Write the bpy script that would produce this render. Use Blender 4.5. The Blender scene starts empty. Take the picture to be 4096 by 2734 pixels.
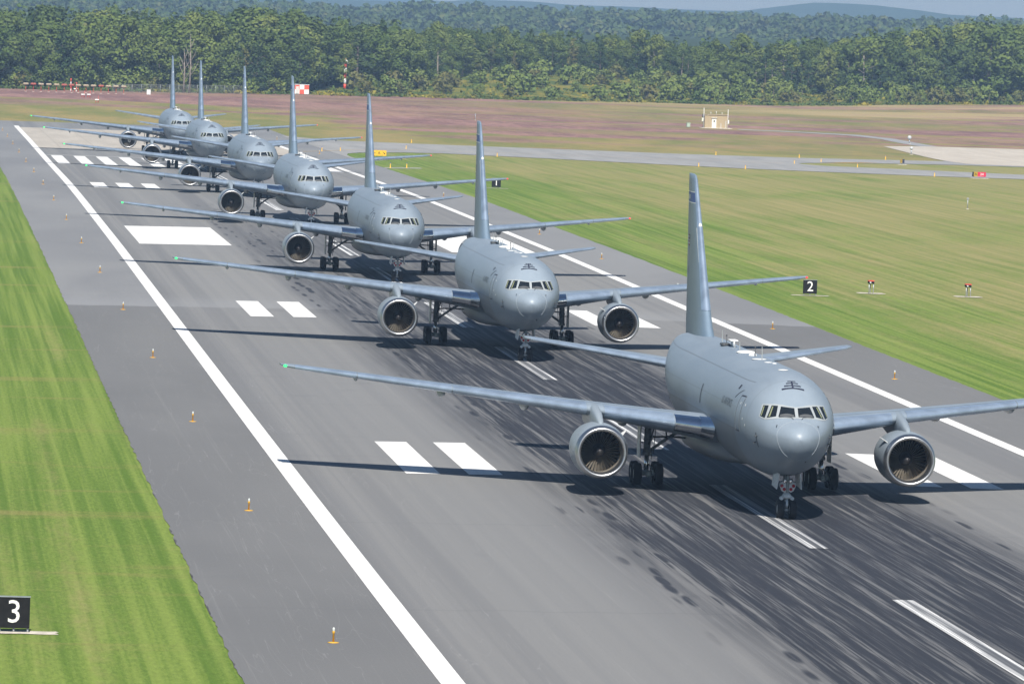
import bpy, bmesh, math, random
import numpy as np
from mathutils import Vector, Matrix
C = bpy.context.scene.collection
scene = bpy.context.scene
random.seed(7)

# ------------------------------------------------------------------ camera, sky, sun, exposure
cam_data = bpy.data.cameras.new("camera")
cam = bpy.data.objects.new("camera", cam_data)
C.objects.link(cam)
cam_data.sensor_width = 36.0
cam_data.lens = 214.57
cam_data.clip_start = 1.0
cam_data.clip_end = 60000.0
CAM_LOC = Vector((-42.907, 0.0, 25.394))
def aim(yaw, pitch, roll):
    yaw, pitch, roll = (math.radians(v) for v in (yaw, pitch, roll))
    fw = Vector((math.sin(yaw)*math.cos(pitch), math.cos(yaw)*math.cos(pitch), -math.sin(pitch)))
    r = Vector((math.cos(yaw), -math.sin(yaw), 0)); u = r.cross(fw)
    r2 = r*math.cos(roll) + u*math.sin(roll); u2 = u*math.cos(roll) - r*math.sin(roll)
    m = Matrix((r2, u2, -fw)).transposed().to_4x4(); m.translation = CAM_LOC
    return m
cam.matrix_world = aim(5.6804, 3.2259, 1.9987)
scene.camera = cam

SUN_ELEV, SUN_AZ = 47.0, 184.0          # azimuth clockwise from +Y: the sun stands behind the camera
sun_dir = Vector((math.sin(math.radians(SUN_AZ))*math.cos(math.radians(SUN_ELEV)),
                  math.cos(math.radians(SUN_AZ))*math.cos(math.radians(SUN_ELEV)),
                  math.sin(math.radians(SUN_ELEV))))
world = bpy.data.worlds.new("World"); scene.world = world; world.use_nodes = True
wn = world.node_tree.nodes; wl = world.node_tree.links
bg = wn["Background"]
sky = wn.new("ShaderNodeTexSky"); sky.sky_type = 'NISHITA'; sky.sun_disc = False
sky.sun_elevation = math.radians(SUN_ELEV); sky.sun_rotation = math.radians(SUN_AZ)
sky.air_density = 1.0; sky.dust_density = 0.2; sky.ozone_density = 4.0
wl.new(sky.outputs[0], bg.inputs[0]); bg.inputs[1].default_value = 0.052
sl = bpy.data.lights.new("sun", 'SUN'); sl.energy = 4.8; sl.angle = math.radians(0.5); sl.color = (1.0, 0.95, 0.87)
so = bpy.data.objects.new("sun", sl); C.objects.link(so)
so.rotation_euler = (-sun_dir).to_track_quat('-Z', 'Y').to_euler(); so.location = (0, -200, 300)
scene.view_settings.view_transform = 'Standard'; scene.view_settings.look = 'None'
scene.view_settings.gamma = 1.0; scene.view_settings.use_curve_mapping = False
scene.view_settings.exposure = 0.52
scene.render.engine = 'CYCLES'
scene.cycles.use_denoising = True
scene.cycles.max_bounces = 6; scene.cycles.diffuse_bounces = 2; scene.cycles.glossy_bounces = 3
scene.cycles.transmission_bounces = 2; scene.cycles.volume_bounces = 0; scene.cycles.transparent_max_bounces = 8
scene.cycles.caustics_reflective = False; scene.cycles.caustics_refractive = False
scene.cycles.volume_max_steps = 64

# --- shared geometry: ground heights and fuselage sections (metres) ---
import math
def lerp_tab(tab, v):
    if v <= tab[0][0]: return tab[0][1]
    for (a, p), (b, q) in zip(tab, tab[1:]):
        if v <= b: return p + (q - p) * (v - a) / (b - a)
    return tab[-1][1]
def smooth_tab(tab, v):
    n = len(tab)
    if v <= tab[0][0]: return tab[0][1]
    if v >= tab[-1][0]: return tab[-1][1]
    i = 0
    while tab[i + 1][0] < v: i += 1
    x0, y0 = tab[i]; x1, y1 = tab[i + 1]; h = x1 - x0; d = (y1 - y0) / h
    def slope(k):
        if k == 0: return (tab[1][1] - tab[0][1]) / (tab[1][0] - tab[0][0])
        if k == n - 1: return (tab[-1][1] - tab[-2][1]) / (tab[-1][0] - tab[-2][0])
        a = (tab[k][1] - tab[k-1][1]) / (tab[k][0] - tab[k-1][0]); b = (tab[k+1][1] - tab[k][1]) / (tab[k+1][0] - tab[k][0])
        return 0.0 if a * b <= 0 else 2 * a * b / (a + b)
    m0, m1 = slope(i), slope(i + 1); t = (v - x0) / h
    return y0*(2*t**3-3*t*t+1) + h*m0*(t**3-2*t*t+t) + y1*(-2*t**3+3*t*t) + h*m1*(t**3-t*t)
PROFILE = [(-300,.7),(0,.6),(200,.35),(230,.23),(280,.0925),(340,.02),(400,-.0075),(500,-.01),(600,-.043),(700,-.27),(783,-.58),(845,-1.0),(908,-1.48),(958,-1.77),(1023,-2.15),(1084,-2.5),(1142,-2.9),(1209,-3.3),(1300,-3.5),(1450,-3.55),(1600,-3.1),(12000,-3.1)]
EDGE = [(-1500,1580),(-60,1590),(0,1615),(60,1660),(130,1700),(200,1745),(300,1800),(500,1830),(2000,1850)]
def wood_edge(x): return lerp_tab(EDGE, x)
def rise(x, y):
    d = y - wood_edge(x)
    r = 0.0
    if d > 0: r = 9.0 * (1 - math.exp(-(d / 170.0) ** 1.3)) 
    if x > 215: r += 2.6 * min(1, (x - 215) / 70) * math.exp(-((y - 1740) / 90.0) ** 2)
    return r
def ground_raw(x, y):
    w = 1.0 if y < 650 else max(0.0, (900 - y) / 250.0)
    return smooth_tab(PROFILE, y) - 0.0109 * min(abs(x), 60.0) * w + rise(x, y)
# fuselage sections, t = metres behind the nose tip
F_TOP = [(0,4.2),(.04,4.35),(.12,4.5),(.3,4.68),(.7,4.88),(1.27,5.06),(1.7,5.24),(2.2,5.66),(2.7,6.02),(3.3,6.47),(4.1,6.85),(5,7.03),(6,7.14),(7.5,7.23),(9,7.26),(31,7.26),(37,7.24),(40,7.18),(43,7.05),(46,6.8),(47.6,6.55)]
F_BOT = [(0,4.2),(.04,4.05),(.12,3.88),(.3,3.6),(.83,3.13),(1.5,2.82),(2.5,2.5),(4,2.2),(6,1.98),(8,1.88),(31,1.86),(34,2.4),(37,3.3),(40,4.3),(43,5.15),(46,5.85),(47.6,6.2)]
F_HW = [(0,0.001),(.04,.19),(.12,.36),(.3,.58),(.83,.95),(1.5,1.3),(2.5,1.73),(3.5,2.03),(5,2.33),(7,2.49),(8.5,2.515),(31,2.515),(34,2.46),(37,2.2),(40,1.75),(43,1.2),(46,.6),(47.6,.25)]
F_MID = [(0,4.2),(1,4.25),(2.5,4.5),(4,4.62),(6,4.72),(8,4.76),(31,4.76),(37,5.3),(43,6.1),(47.6,6.37)]
NOSE = -4.2
def section(t): return smooth_tab(F_HW,t), smooth_tab(F_TOP,t), smooth_tab(F_BOT,t), smooth_tab(F_MID,t)
def inside(x, t, z):
    if t < 0 or t > 47.6: return 9.0
    hw, tp, bt, md = section(t)
    v = (z-md)/max(1e-4, (tp-md) if z > md else (md-bt))
    return (x/hw)**2 + v*v - 1

# ------------------------------------------------------------------ mesh and object helpers
class MB:
    """collects faces and links them as ONE mesh object"""
    def __init__(self): self.v = []; self.f = []; self.s = []
    def quad(self, *pts, smooth=False):
        n = len(self.v); self.v += [tuple(p) for p in pts]; self.f.append(tuple(range(n, n+len(pts)))); self.s.append(smooth)
    def box(self, c, size, rot=0.0, bev=0.0):
        cx, cy, cz = c; sx, sy, sz = (s/2 for s in size); ca, sa = math.cos(rot), math.sin(rot)
        if bev > 0:
            b = min(bev, sx*.9, sy*.9, sz*.9)
            ring = lambda z, k: [(-sx+k, -sy, z), (sx-k, -sy, z), (sx, -sy+k, z), (sx, sy-k, z), (sx-k, sy, z), (-sx+k, sy, z), (-sx, sy-k, z), (-sx, -sy+k, z)]
            rings = []
            for z, i in ((-sz, b), (-sz+b, 0), (sz-b, 0), (sz, b)):
                rings.append([(x*(sx-i)/sx, y*(sy-i)/sy, zz) for x, y, zz in ring(z, b)])
            R = [[(cx+x*ca-y*sa, cy+x*sa+y*ca, cz+z) for x, y, z in r] for r in rings]
            self.loft(R, closed=True, caps=True, smooth=False); return
        p = [(x, y, z) for z in (-sz, sz) for x, y in ((-sx, -sy), (sx, -sy), (sx, sy), (-sx, sy))]
        p = [(cx+x*ca-y*sa, cy+x*sa+y*ca, cz+z) for x, y, z in p]
        n = len(self.v); self.v += p
        for q in ((3,2,1,0),(4,5,6,7),(0,1,5,4),(1,2,6,5),(2,3,7,6),(3,0,4,7)):
            self.f.append(tuple(n+i for i in q)); self.s.append(False)
    def loft(self, rings, closed=True, caps=False, smooth=True):
        n0 = len(self.v); m = len(rings[0])
        for r in rings: self.v += [tuple(p) for p in r]
        for i in range(len(rings)-1):
            for j in range(m if closed else m-1):
                k = (j+1) % m
                self.f.append((n0+i*m+j, n0+i*m+k, n0+(i+1)*m+k, n0+(i+1)*m+j)); self.s.append(smooth)
        if caps:
            self.f.append(tuple(n0+j for j in reversed(range(m)))); self.s.append(False)
            self.f.append(tuple(n0+(len(rings)-1)*m+j for j in range(m))); self.s.append(False)
    def tube(self, pts, rad, n=10, caps=True, smooth=True):
        pts = [Vector(p) for p in pts]
        if not isinstance(rad, (list, tuple)): rad = [rad]*len(pts)
        rings = []
        for i, p in enumerate(pts):
            d = (pts[min(i+1, len(pts)-1)] - pts[max(i-1, 0)]).normalized()
            a = d.orthogonal().normalized() if i == 0 else (a - d*a.dot(d)).normalized()
            b = d.cross(a)
            rings.append([p + (a*math.cos(t)+b*math.sin(t))*rad[i] for t in (2*math.pi*j/n for j in range(n))])
        self.loft(rings, True, caps, smooth)
    def revolve(self, prof, origin, axis='y', n=32, caps=False, smooth=True):
        ox, oy, oz = origin; rings = []
        for a, r in prof:
            ring = []
            for j in range(n):
                t = 2*math.pi*j/n; c, s = math.cos(t)*r, math.sin(t)*r
                ring.append((ox+c, oy+a, oz+s) if axis == 'y' else (ox+a, oy+c, oz+s) if axis == 'x' else (ox+c, oy+s, oz+a))
            rings.append(ring)
        self.loft(rings, True, caps, smooth)
    def ball(self, c, r, n=14, m=9, squash=1.0):
        prof = [(-r*math.cos(math.pi*i/m)*squash, max(1e-4, r*math.sin(math.pi*i/m))) for i in range(m+1)]
        self.revolve(prof, c, 'z', n)
    def patch(self, fn, nu, nv, smooth=True):
        n0 = len(self.v)
        for i in range(nu+1):
            for j in range(nv+1): self.v.append(tuple(fn(i/nu, j/nv)))
        for i in range(nu):
            for j in range(nv):
                a = n0+i*(nv+1)+j
                self.f.append((a, a+1, a+nv+2, a+nv+1)); self.s.append(smooth)
    def build(self, name, mat, parent=None, loc=None, fix=True):
        me = bpy.data.meshes.new(name); me.from_pydata(self.v, [], self.f)
        me.polygons.foreach_set('use_smooth', self.s)
        if fix:
            bm = bmesh.new(); bm.from_mesh(me); bmesh.ops.remove_doubles(bm, verts=bm.verts, dist=1e-5)
            bmesh.ops.recalc_face_normals(bm, faces=bm.faces); bm.to_mesh(me); bm.free()
        if mat: me.materials.append(mat)
        o = bpy.data.objects.new(name, me); C.objects.link(o)
        if parent: o.parent = parent
        if loc: o.location = loc
        return o
def tag(o, label=None, cat=None, group=None, kind=None):
    if label: o['label'] = label
    if cat: o['category'] = cat
    if group: o['group'] = group
    if kind: o['kind'] = kind
    return o
def empty(name, loc=(0,0,0), rot=(0,0,0)):
    o = bpy.data.objects.new(name, None); C.objects.link(o); o.location = loc; o.rotation_euler = rot
    o.empty_display_size = 0.2
    return o
def kids(o): return [c for c in C.objects if c.parent is o]
def copy_tree(o, parent=None, _kids=None):
    if _kids is None:
        _kids = {}
        for c in list(C.objects):
            if c.parent: _kids.setdefault(c.parent.name, []).append(c)
    c = o.copy(); C.objects.link(c)
    if parent: c.parent = parent
    for ch in _kids.get(o.name, []): copy_tree(ch, c, _kids)
    return c

# ------------------------------------------------------------------ node helpers
class NT:
    def __init__(self, name):
        self.m = bpy.data.materials.new(name); self.m.use_nodes = True
        self.n = self.m.node_tree.nodes; self.l = self.m.node_tree.links
        self.b = self.n["Principled BSDF"]
        self._obj = None
    def coord(self):
        if self._obj is None: self._obj = self.n.new("ShaderNodeTexCoord").outputs['Object']
        return self._obj
    def sep(self):
        s = self.n.new("ShaderNodeSeparateXYZ"); self.l.new(self.coord(), s.inputs[0]); return s.outputs
    def set(self, sock, v):
        if hasattr(v, 'is_linked'): self.l.new(v, sock)
        else:
            if isinstance(v, (tuple, list)) and len(v) == 3 and len(sock.default_value) == 4: v = (*v, 1)
            sock.default_value = v
    def math(self, op, a, b=0.0, c=0.0, clamp=False):
        k = self.n.new("ShaderNodeMath"); k.operation = op; k.use_clamp = clamp
        for s, v in zip(k.inputs, (a, b, c)): self.set(s, v)
        return k.outputs[0]
    def ramp(self, v, lo, hi, a=0.0, b=1.0, smooth=True):
        k = self.n.new("ShaderNodeMapRange"); k.interpolation_type = 'SMOOTHSTEP' if smooth else 'LINEAR'; k.clamp = True
        for s, x in zip(k.inputs[:5], (v, lo, hi, a, b)): self.set(s, x)
        return k.outputs[0]
    def noise(self, scale=(1,1,1), detail=3, rough=.55, dist=0.0, off=(0,0,0), s=1.0):
        mp = self.n.new("ShaderNodeMapping"); mp.inputs['Scale'].default_value = scale; mp.inputs['Location'].default_value = off
        self.l.new(self.coord(), mp.inputs[0])
        k = self.n.new("ShaderNodeTexNoise"); k.inputs['Scale'].default_value = s; k.inputs['Detail'].default_value = detail
        k.inputs['Roughness'].default_value = rough; k.inputs['Distortion'].default_value = dist
        self.l.new(mp.outputs[0], k.inputs['Vector']); return k.outputs['Fac']
    def voronoi(self, scale, s=1.0, rnd=1.0, feature='F1', out='Distance'):
        mp = self.n.new("ShaderNodeMapping"); mp.inputs['Scale'].default_value = scale
        self.l.new(self.coord(), mp.inputs[0])
        k = self.n.new("ShaderNodeTexVoronoi"); k.inputs['Scale'].default_value = s; k.inputs['Randomness'].default_value = rnd
        k.feature = feature
        self.l.new(mp.outputs[0], k.inputs['Vector']); return k.outputs
    def mix(self, f, a, b):
        k = self.n.new("ShaderNodeMix"); k.data_type = 'RGBA'
        self.set(k.inputs[0], f); self.set(k.inputs[6], a); self.set(k.inputs[7], b); return k.outputs[2]
    def rand(self): return self.n.new("ShaderNodeObjectInfo").outputs['Random']
    def color(self, c): self.set(self.b.inputs['Base Color'], c); return self
    def bump(self, h, strength=.3, dist=.05):
        k = self.n.new("ShaderNodeBump"); k.inputs['Strength'].default_value = strength; k.inputs['Distance'].default_value = dist
        self.l.new(h, k.inputs['Height']); self.l.new(k.outputs[0], self.b.inputs['Normal'])
    def fin(self, rough=.6, metal=0.0, spec=None):
        self.set(self.b.inputs['Roughness'], rough); self.set(self.b.inputs['Metallic'], metal)
        if spec is not None: self.b.inputs['Specular IOR Level'].default_value = spec
        return self.m
def plain(name, col, rough=.6, metal=0.0, var=.0, vs=3.0, spec=None, coat=0.0):
    t = NT(name)
    if var:
        n = t.noise((vs, vs, vs), 4)
        t.color(t.mix(t.ramp(n, .3, .7), tuple(c*(1-var) for c in col), tuple(min(1, c*(1+var)) for c in col)))
    else: t.color(col)
    if coat: t.b.inputs['Coat Weight'].default_value = coat
    return t.fin(rough, metal, spec)
def glow(name, col, strength):
    t = NT(name); t.color((0.02, 0.02, 0.02))
    t.set(t.b.inputs['Emission Color'], col); t.b.inputs['Emission Strength'].default_value = strength
    return t.fin(.3)

# ------------------------------------------------------------------ ground surface
YL = [-400,-200,-100,0,100] + [150+10*i for i in range(116)] + [1310+15*i for i in range(70)] + [2400,2500,2650,2800,3000,3300,3700,4200,5000,6500,9000,13000,20000]
XL = [-9000,-4000,-1500,-700,-350,-200,-120,-80,-60,-45,-30.2,-15,0,15,30.2,45,60,75,90,105,120,135,150,165,180,195,210,225,240,255,270,285,300,330,370,420,500,700,1200,2500,5000,9000]
def G(x, y):
    """ground height; linear between the y lines of the ground mesh"""
    lo, hi = 0, len(YL)-1
    while hi-lo > 1:
        m = (lo+hi)//2
        if YL[m] <= y: lo = m
        else: hi = m
    if y < 1560:
        t = (y-YL[lo])/(YL[hi]-YL[lo]); return ground_raw(x, YL[lo])*(1-t) + ground_raw(x, YL[hi])*t
    i = 0
    while i < len(XL)-2 and XL[i+1] <= x: i += 1
    u = (x-XL[i])/(XL[i+1]-XL[i]); t = (y-YL[lo])/(YL[hi]-YL[lo])
    a = ground_raw(XL[i], YL[lo])*(1-u) + ground_raw(XL[i+1], YL[lo])*u
    b = ground_raw(XL[i], YL[hi])*(1-u) + ground_raw(XL[i+1], YL[hi])*u
    return a*(1-t)+b*t

def grass_material():
    t = NT("grass_field"); X, Y, Z = t.sep()
    ax = t.math('ABSOLUTE', X)
    mow = t.noise((.42, .006, 0), 3, .6, .4)              # mowing bands that run along the runway
    mow2 = t.noise((1.3, .012, 0), 2, .5, .3, (5, 2, 0))
    pat = t.noise((.035, .012, 0), 4, .6, .5, (3, 9, 0))  # broad dry and green patches
    fine = t.noise((1.1, .30, 0), 5, .75)
    tuft = t.noise((5.5, 1.1, 0), 5, .85, 0, (7, 1, 0))
    lf = t.ramp(X, -25, -35); narrow = t.noise((2.1, .010, 0), 3, .6, .5, (2, 6, 0))
    mowing = t.math('ADD', t.math('MULTIPLY', mow2, .5), t.math('MULTIPLY', narrow, .5))
    lush = t.mix(t.ramp(t.math('ADD', mowing, t.math('MULTIPLY', t.math('SUBTRACT', tuft, .5), .25)), .36, .66), (.095, .162, .026), (.190, .255, .055))
    dry = t.mix(t.ramp(mow2, .30, .70), (.220, .220, .078), (.300, .265, .112))
    # dryness grows away from the runway edge; the left verge is greener
    d = t.ramp(ax, 31, 60, -.13, .075, False)
    left = t.ramp(X, -25, -35, 0, -.05)
    m = t.math('ADD', t.math('ADD', t.math('MULTIPLY', mow, .42), t.math('MULTIPLY', pat, .58)), t.math('ADD', d, left))
    m = t.math('ADD', m, t.math('MULTIPLY', t.math('SUBTRACT', fine, .5), .36))
    far = t.ramp(Y, 560, 1000, 0, .03)
    col = t.mix(t.ramp(t.math('ADD', m, far), .36, .68), lush, dry)
    # straw streaks across the verge on the left
    straw = t.math('MULTIPLY', t.ramp(t.noise((.03, .13, 0), 4, .6, .3, (1, 4, 0)), .56, .70), t.ramp(X, -25, -35, 0, .55))
    col = t.mix(straw, col, (.26, .215, .085))
    # rough olive ground beyond the runway end, purple heath further out
    ol = t.mix(t.ramp(t.noise((.05, .012, 0), 5, .7), .35, .65), (.175, .185, .058), (.30, .235, .095))
    col = t.mix(t.ramp(Y, 1120, 1185), col, ol)
    pn = t.noise((.013, .014, 0), 4, .62, .6, (2, 5, 0))
    pn2 = t.noise((.06, .022, 0), 5, .7, .3, (8, 3, 0))
    rough_ = t.noise((.45, .07, 0), 5, .8, 0, (2, 2, 0))
    heath = t.mix(t.ramp(t.math('ADD', t.math('MULTIPLY', pn2, .6), t.math('MULTIPLY', rough_, .4)), .38, .62), (.175, .100, .095), (.335, .200, .165))
    start = t.ramp(X, 35, 70, 1475, 1285, False)          # where the heath begins, nearer on the right
    pm = t.math('ADD', t.math('MULTIPLY', t.math('SUBTRACT', Y, start), .006), t.math('MULTIPLY', t.math('SUBTRACT', pn, .41), 5.0))
    gap = t.math('MULTIPLY', t.ramp(t.noise((.004, .017, 0), 4, .6, .4, (4, 7, 0)), .46, .56), t.ramp(X, 70, 150, .25, .92))
    pmask = t.math('MULTIPLY', t.ramp(pm, .05, .55), t.math('SUBTRACT', 1.0, gap))
    col = t.mix(pmask, col, heath)
    # pale straw band and yellow weeds next to the wood
    sb = t.math('MULTIPLY', t.ramp(t.noise((.006, .02, 0), 4, .6, .2, (11, 2, 0)), .50, .62), t.math('MULTIPLY', t.ramp(Y, 1520, 1580), t.ramp(X, 120, 160)))
    col = t.mix(t.math('MULTIPLY', sb, .8), col, (.40, .31, .16))
    edge = t.ramp(X, -60, 300, 1590, 1806, False)
    wd = t.ramp(t.math('SUBTRACT', Y, edge), -6, 6)
    weeds = t.mix(t.ramp(t.noise((.16, .06, 0), 4, .7), .40, .62), (.070, .108, .026), (.22, .19, .034))
    col = t.mix(wd, col, weeds)
    col = t.mix(t.ramp(t.math('SUBTRACT', Y, edge), 240, 330), col, (.035, .055, .018))
    k = t.math('MULTIPLY_ADD', tuft, 1.1, .45)
    vm = t.n.new("ShaderNodeVectorMath"); vm.operation = 'SCALE'; t.l.new(col, vm.inputs[0]); t.l.new(k, vm.inputs['Scale'])
    t.l.new(vm.outputs[0], t.b.inputs['Base Color'])
    return t.fin(.95, 0, .1)

nx, ny = len(XL), len(YL)
gv = [(x, y, ground_raw(x, y)) for y in YL for x in XL]
gf = [(j*nx+i, j*nx+i+1, (j+1)*nx+i+1, (j+1)*nx+i) for j in range(ny-1) for i in range(nx-1)]
gm = bpy.data.meshes.new("ground"); gm.from_pydata(gv, [], gf); gm.materials.append(grass_material())
ground = bpy.data.objects.new("ground", gm); C.objects.link(ground)
tag(ground, 'mown green and straw grass airfield with purple heath farther out', kind='structure')

def sheet_bm(polys, off):
    """flat polygons laid on the ground, cut where the ground bends"""
    bm = bmesh.new()
    for poly in polys:
        bm.faces.new([bm.verts.new((x, y, 0)) for x, y in poly])
    bmesh.ops.triangulate(bm, faces=bm.faces)
    ys = [v.co.y for v in bm.verts]; xs = [v.co.x for v in bm.verts]
    for y in YL:
        if min(ys) < y < max(ys):
            bmesh.ops.bisect_plane(bm, geom=bm.verts[:]+bm.edges[:]+bm.faces[:], plane_co=(0, y, 0), plane_no=(0, 1, 0), dist=1e-4)
    for x in (-60, 0, 60):
        if min(xs) < x < max(xs):
            bmesh.ops.bisect_plane(bm, geom=bm.verts[:]+bm.edges[:]+bm.faces[:], plane_co=(x, 0, 0), plane_no=(1, 0, 0), dist=1e-4)
    for v in bm.verts: v.co.z = G(v.co.x, v.co.y) + off
    bmesh.ops.recalc_face_normals(bm, faces=bm.faces)
    for f in bm.faces:
        if f.normal.z < 0: f.normal_flip()
    return bm
def sheet(name, polys, off, mat, parent=None, ragged=None):
    bm = sheet_bm(polys, off); me = bpy.data.meshes.new(name); bm.to_mesh(me); bm.free()
    me.materials.append(mat); o = bpy.data.objects.new(name, me); C.objects.link(o)
    if parent: o.parent = parent
    return o
def rect(x0, x1, y0, y1): return [(x0, y0), (x1, y0), (x1, y1), (x0, y1)]

FT = .3048
YT = 955.87                                   # landing threshold
def S(s): return YT - s*FT                    # distance from the threshold in feet -> y

def rubber(t):
    """tyre rubber along the middle of the runway: long streaks and bounced-tyre dabs; returns a mask"""
    X, Y, Z = t.sep(); ax = t.math('ABSOLUTE', X)
    wob = t.math('MULTIPLY', t.math('SUBTRACT', t.noise((0, .02, 0), 2), .5), 3.0)
    env = t.math('MULTIPLY', t.ramp(t.math('ADD', ax, wob), 7.0, 12.0, 1, 0), t.ramp(Y, 740, 600, 0, 1))
    fill = t.ramp(Y, 660, 420, .42, .70, False)
    s1 = t.noise((2.3, .032, 0), 4, .65, .22)
    s2 = t.noise((7.0, .05, 0), 4, .7, .18, (3, 8, 0))
    s3 = t.noise((16.0, .05, 0), 3, .75, .12, (9, 1, 0))
    v = t.math('ADD', t.math('MULTIPLY', s1, .34), t.math('ADD', t.math('MULTIPLY', s2, .36), t.math('MULTIPLY', s3, .30)))
    lo = t.math('SUBTRACT', .855, t.math('MULTIPLY', fill, .55))
    thr = t.math('SUBTRACT', v, t.math('MULTIPLY', t.math('SUBTRACT', 1.0, env), .55))
    a = t.ramp(thr, t.math('SUBTRACT', lo, .022), t.math('ADD', lo, .034))
    tone = t.math('MULTIPLY', t.math('MULTIPLY', env, t.ramp(s1, .30, .62, .35, 1.0)), t.math('MULTIPLY', fill, 1.15))
    # dabs left by bouncing tyres along both sides of the streaks
    vo = t.voronoi((1.25, .125, 0), 1.0, .95)
    pick = t.noise((1.4, .016, 0), 2, .5, 0, (6, 6, 0))
    side = t.math('MULTIPLY', t.ramp(ax, 3.2, 5.0), t.ramp(ax, 10.8, 9.6))
    dab = t.math('MULTIPLY', t.math('MULTIPLY', t.ramp(vo['Distance'], .40, .22), t.ramp(pick, .49, .55)), t.math('MULTIPLY', side, t.ramp(Y, 760, 640)))
    streak = t.math('MAXIMUM', t.math('MULTIPLY', a, .88), t.math('MULTIPLY', dab, .9))
    return t.math('SUBTRACT', 1.0, t.math('MULTIPLY', t.math('SUBTRACT', 1.0, streak), t.math('SUBTRACT', 1.0, tone))), streak

def runway_material():
    t = NT("runway_asphalt"); X, Y, Z = t.sep(); ax = t.math('ABSOLUTE', X)
    lane = t.noise((.30, .0015, 0), 3, .6, .3)
    lane2 = t.noise((1.6, .004, 0), 3, .6, .4, (4, 2, 0))
    big = t.noise((.05, .012, 0), 3, .6, .5, (1, 7, 0))
    grain = t.noise((9, 3.5, 0), 4, .8)
    col = t.mix(t.ramp(lane, .38, .62), (.180, .181, .184), (.243, .241, .237))
    col = t.mix(t.math('MULTIPLY', t.ramp(lane2, .42, .62), .45), col, (.172, .175, .182))
    # paler strip between the wheel tracks and the edge stripes
    col = t.mix(t.math('MULTIPLY', t.math('MULTIPLY', t.ramp(ax, 9, 13), t.ramp(ax, 20, 16)), .45), col, (.262, .262, .258))
    # shoulders: darker sealcoat nearer than the cross joint, paler beyond
    sh = t.ramp(ax, 22.4, 23.0)
    shn = t.mix(t.ramp(big, .3, .7), (.158, .159, .161), (.188, .188, .188))
    shf = t.mix(t.ramp(big, .3, .7), (.205, .208, .216), (.250, .252, .255))
    jy = t.math('ADD', Y, t.math('MULTIPLY', t.math('SUBTRACT', t.noise((.4, 0, 0), 3), .5), 3.0))
    joint = t.ramp(jy, 487.5, 488.3)
    shc = t.mix(joint, shn, shf)
    col = t.mix(sh, col, shc)
    mid = t.math('MULTIPLY', t.math('SUBTRACT', 1, sh), t.math('MULTIPLY', t.ramp(ax, 9, 12), .28))
    col = t.mix(t.math('MULTIPLY', mid, t.ramp(jy, 488.3, 487.4)), col, (.170, .171, .175))
    bright = t.math('MULTIPLY', t.ramp(jy, 488, 488.6), t.ramp(jy, 510, 489))
    col = t.mix(t.math('MULTIPLY', bright, .45), col, (.29, .295, .305))
    # thin pale scratches and crack sealing that wander along the pavement
    sc = t.noise((2.6, .010, 0), 2, .5, .55, (2, 3, 0))
    line = t.ramp(t.math('ABSOLUTE', t.math('SUBTRACT', sc, .5)), .006, .0015)
    col = t.mix(t.math('MULTIPLY', line, .22), col, (.31, .31, .30))
    cr = t.noise((.55, .028, 0), 3, .5, .8, (7, 5, 0))
    crk = t.math('MULTIPLY', t.ramp(t.math('ABSOLUTE', t.math('SUBTRACT', cr, .52)), .0022, .0006), t.ramp(ax, 14, 19))
    col = t.mix(t.math('MULTIPLY', crk, .35), col, (.34, .34, .335))
    jt = t.math('MULTIPLY', t.ramp(t.math('PINGPONG', t.math('ADD', Y, t.math('MULTIPLY', t.noise((.3, 0, 0), 2), 2.0)), 21.0), .30, .08), .22)
    col = t.mix(jt, col, (.13, .132, .138))
    # oil-dark smear marks where machines crossed the shoulder
    sm = t.math('MULTIPLY', t.ramp(t.noise((.09, .16, 0), 4, .6, 1.2, (3, 1, 0)), .62, .72), .22)
    col = t.mix(sm, col, (.145, .147, .152))
    col = t.mix(rubber(t)[0], col, (.024, .027, .037))
    # grey strips before the threshold
    k = t.math('MULTIPLY_ADD', grain, .26, .82)
    vm = t.n.new("ShaderNodeVectorMath"); vm.operation = 'SCALE'; t.l.new(col, vm.inputs[0]); t.l.new(k, vm.inputs['Scale'])
    t.l.new(vm.outputs[0], t.b.inputs['Base Color'])
    return t.fin(.82, 0, .3)
def paint_material(name, col, worn):
    t = NT(name)
    n = t.noise((3.0, .05, 0), 3, .6, .2); n2 = t.noise((1.2, .25, 0), 4, .7)
    c = t.mix(t.ramp(n, .35, .75), col, tuple(v*.90 for v in col))
    c = t.mix(t.math('MULTIPLY', t.ramp(n2, .6, .8), .10), c, (.5, .5, .48))
    if worn: c = t.mix(t.math('MULTIPLY', t.ramp(rubber(t)[1], .35, .95), .50), c, (.055, .062, .075)); c = t.mix(t.math('MULTIPLY', t.ramp(t.noise((9, .012, 0), 3, .65, .1, (1, 2, 0)), .48, .57), .8), c, (.09, .095, .11)); X, Y, Z = t.sep(); c = t.mix(t.math('MULTIPLY', t.ramp(t.math('ABSOLUTE', t.math('SUBTRACT', X, .05)), .22, .13), t.ramp(t.noise((1.5, .03, 0), 2, .6, .2, (4, 4, 0)), .36, .5, .25, .9)), c, (.085, .09, .10))
    t.color(c); return t.fin(.7, 0, .3)
def slab_material(name, a, b, joint=True):
    t = NT(name); X, Y, Z = t.sep()
    n = t.noise((.25, .03, 0), 4, .6); g = t.noise((1.2, .4, 0), 4, .7, 0, (5, 5, 0))
    c = t.mix(t.ramp(n, .3, .7), a, b)
    c = t.mix(t.math('MULTIPLY', t.ramp(g, .58, .75), .25), c, tuple(v*.72 for v in a))
    if joint:
        fr = t.math('PINGPONG', X, 3.05)
        c = t.mix(t.math('MULTIPLY', t.ramp(fr, .16, .04), .35), c, tuple(v*.6 for v in a))
    t.color(c); return t.fin(.85, 0, .25)

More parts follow.
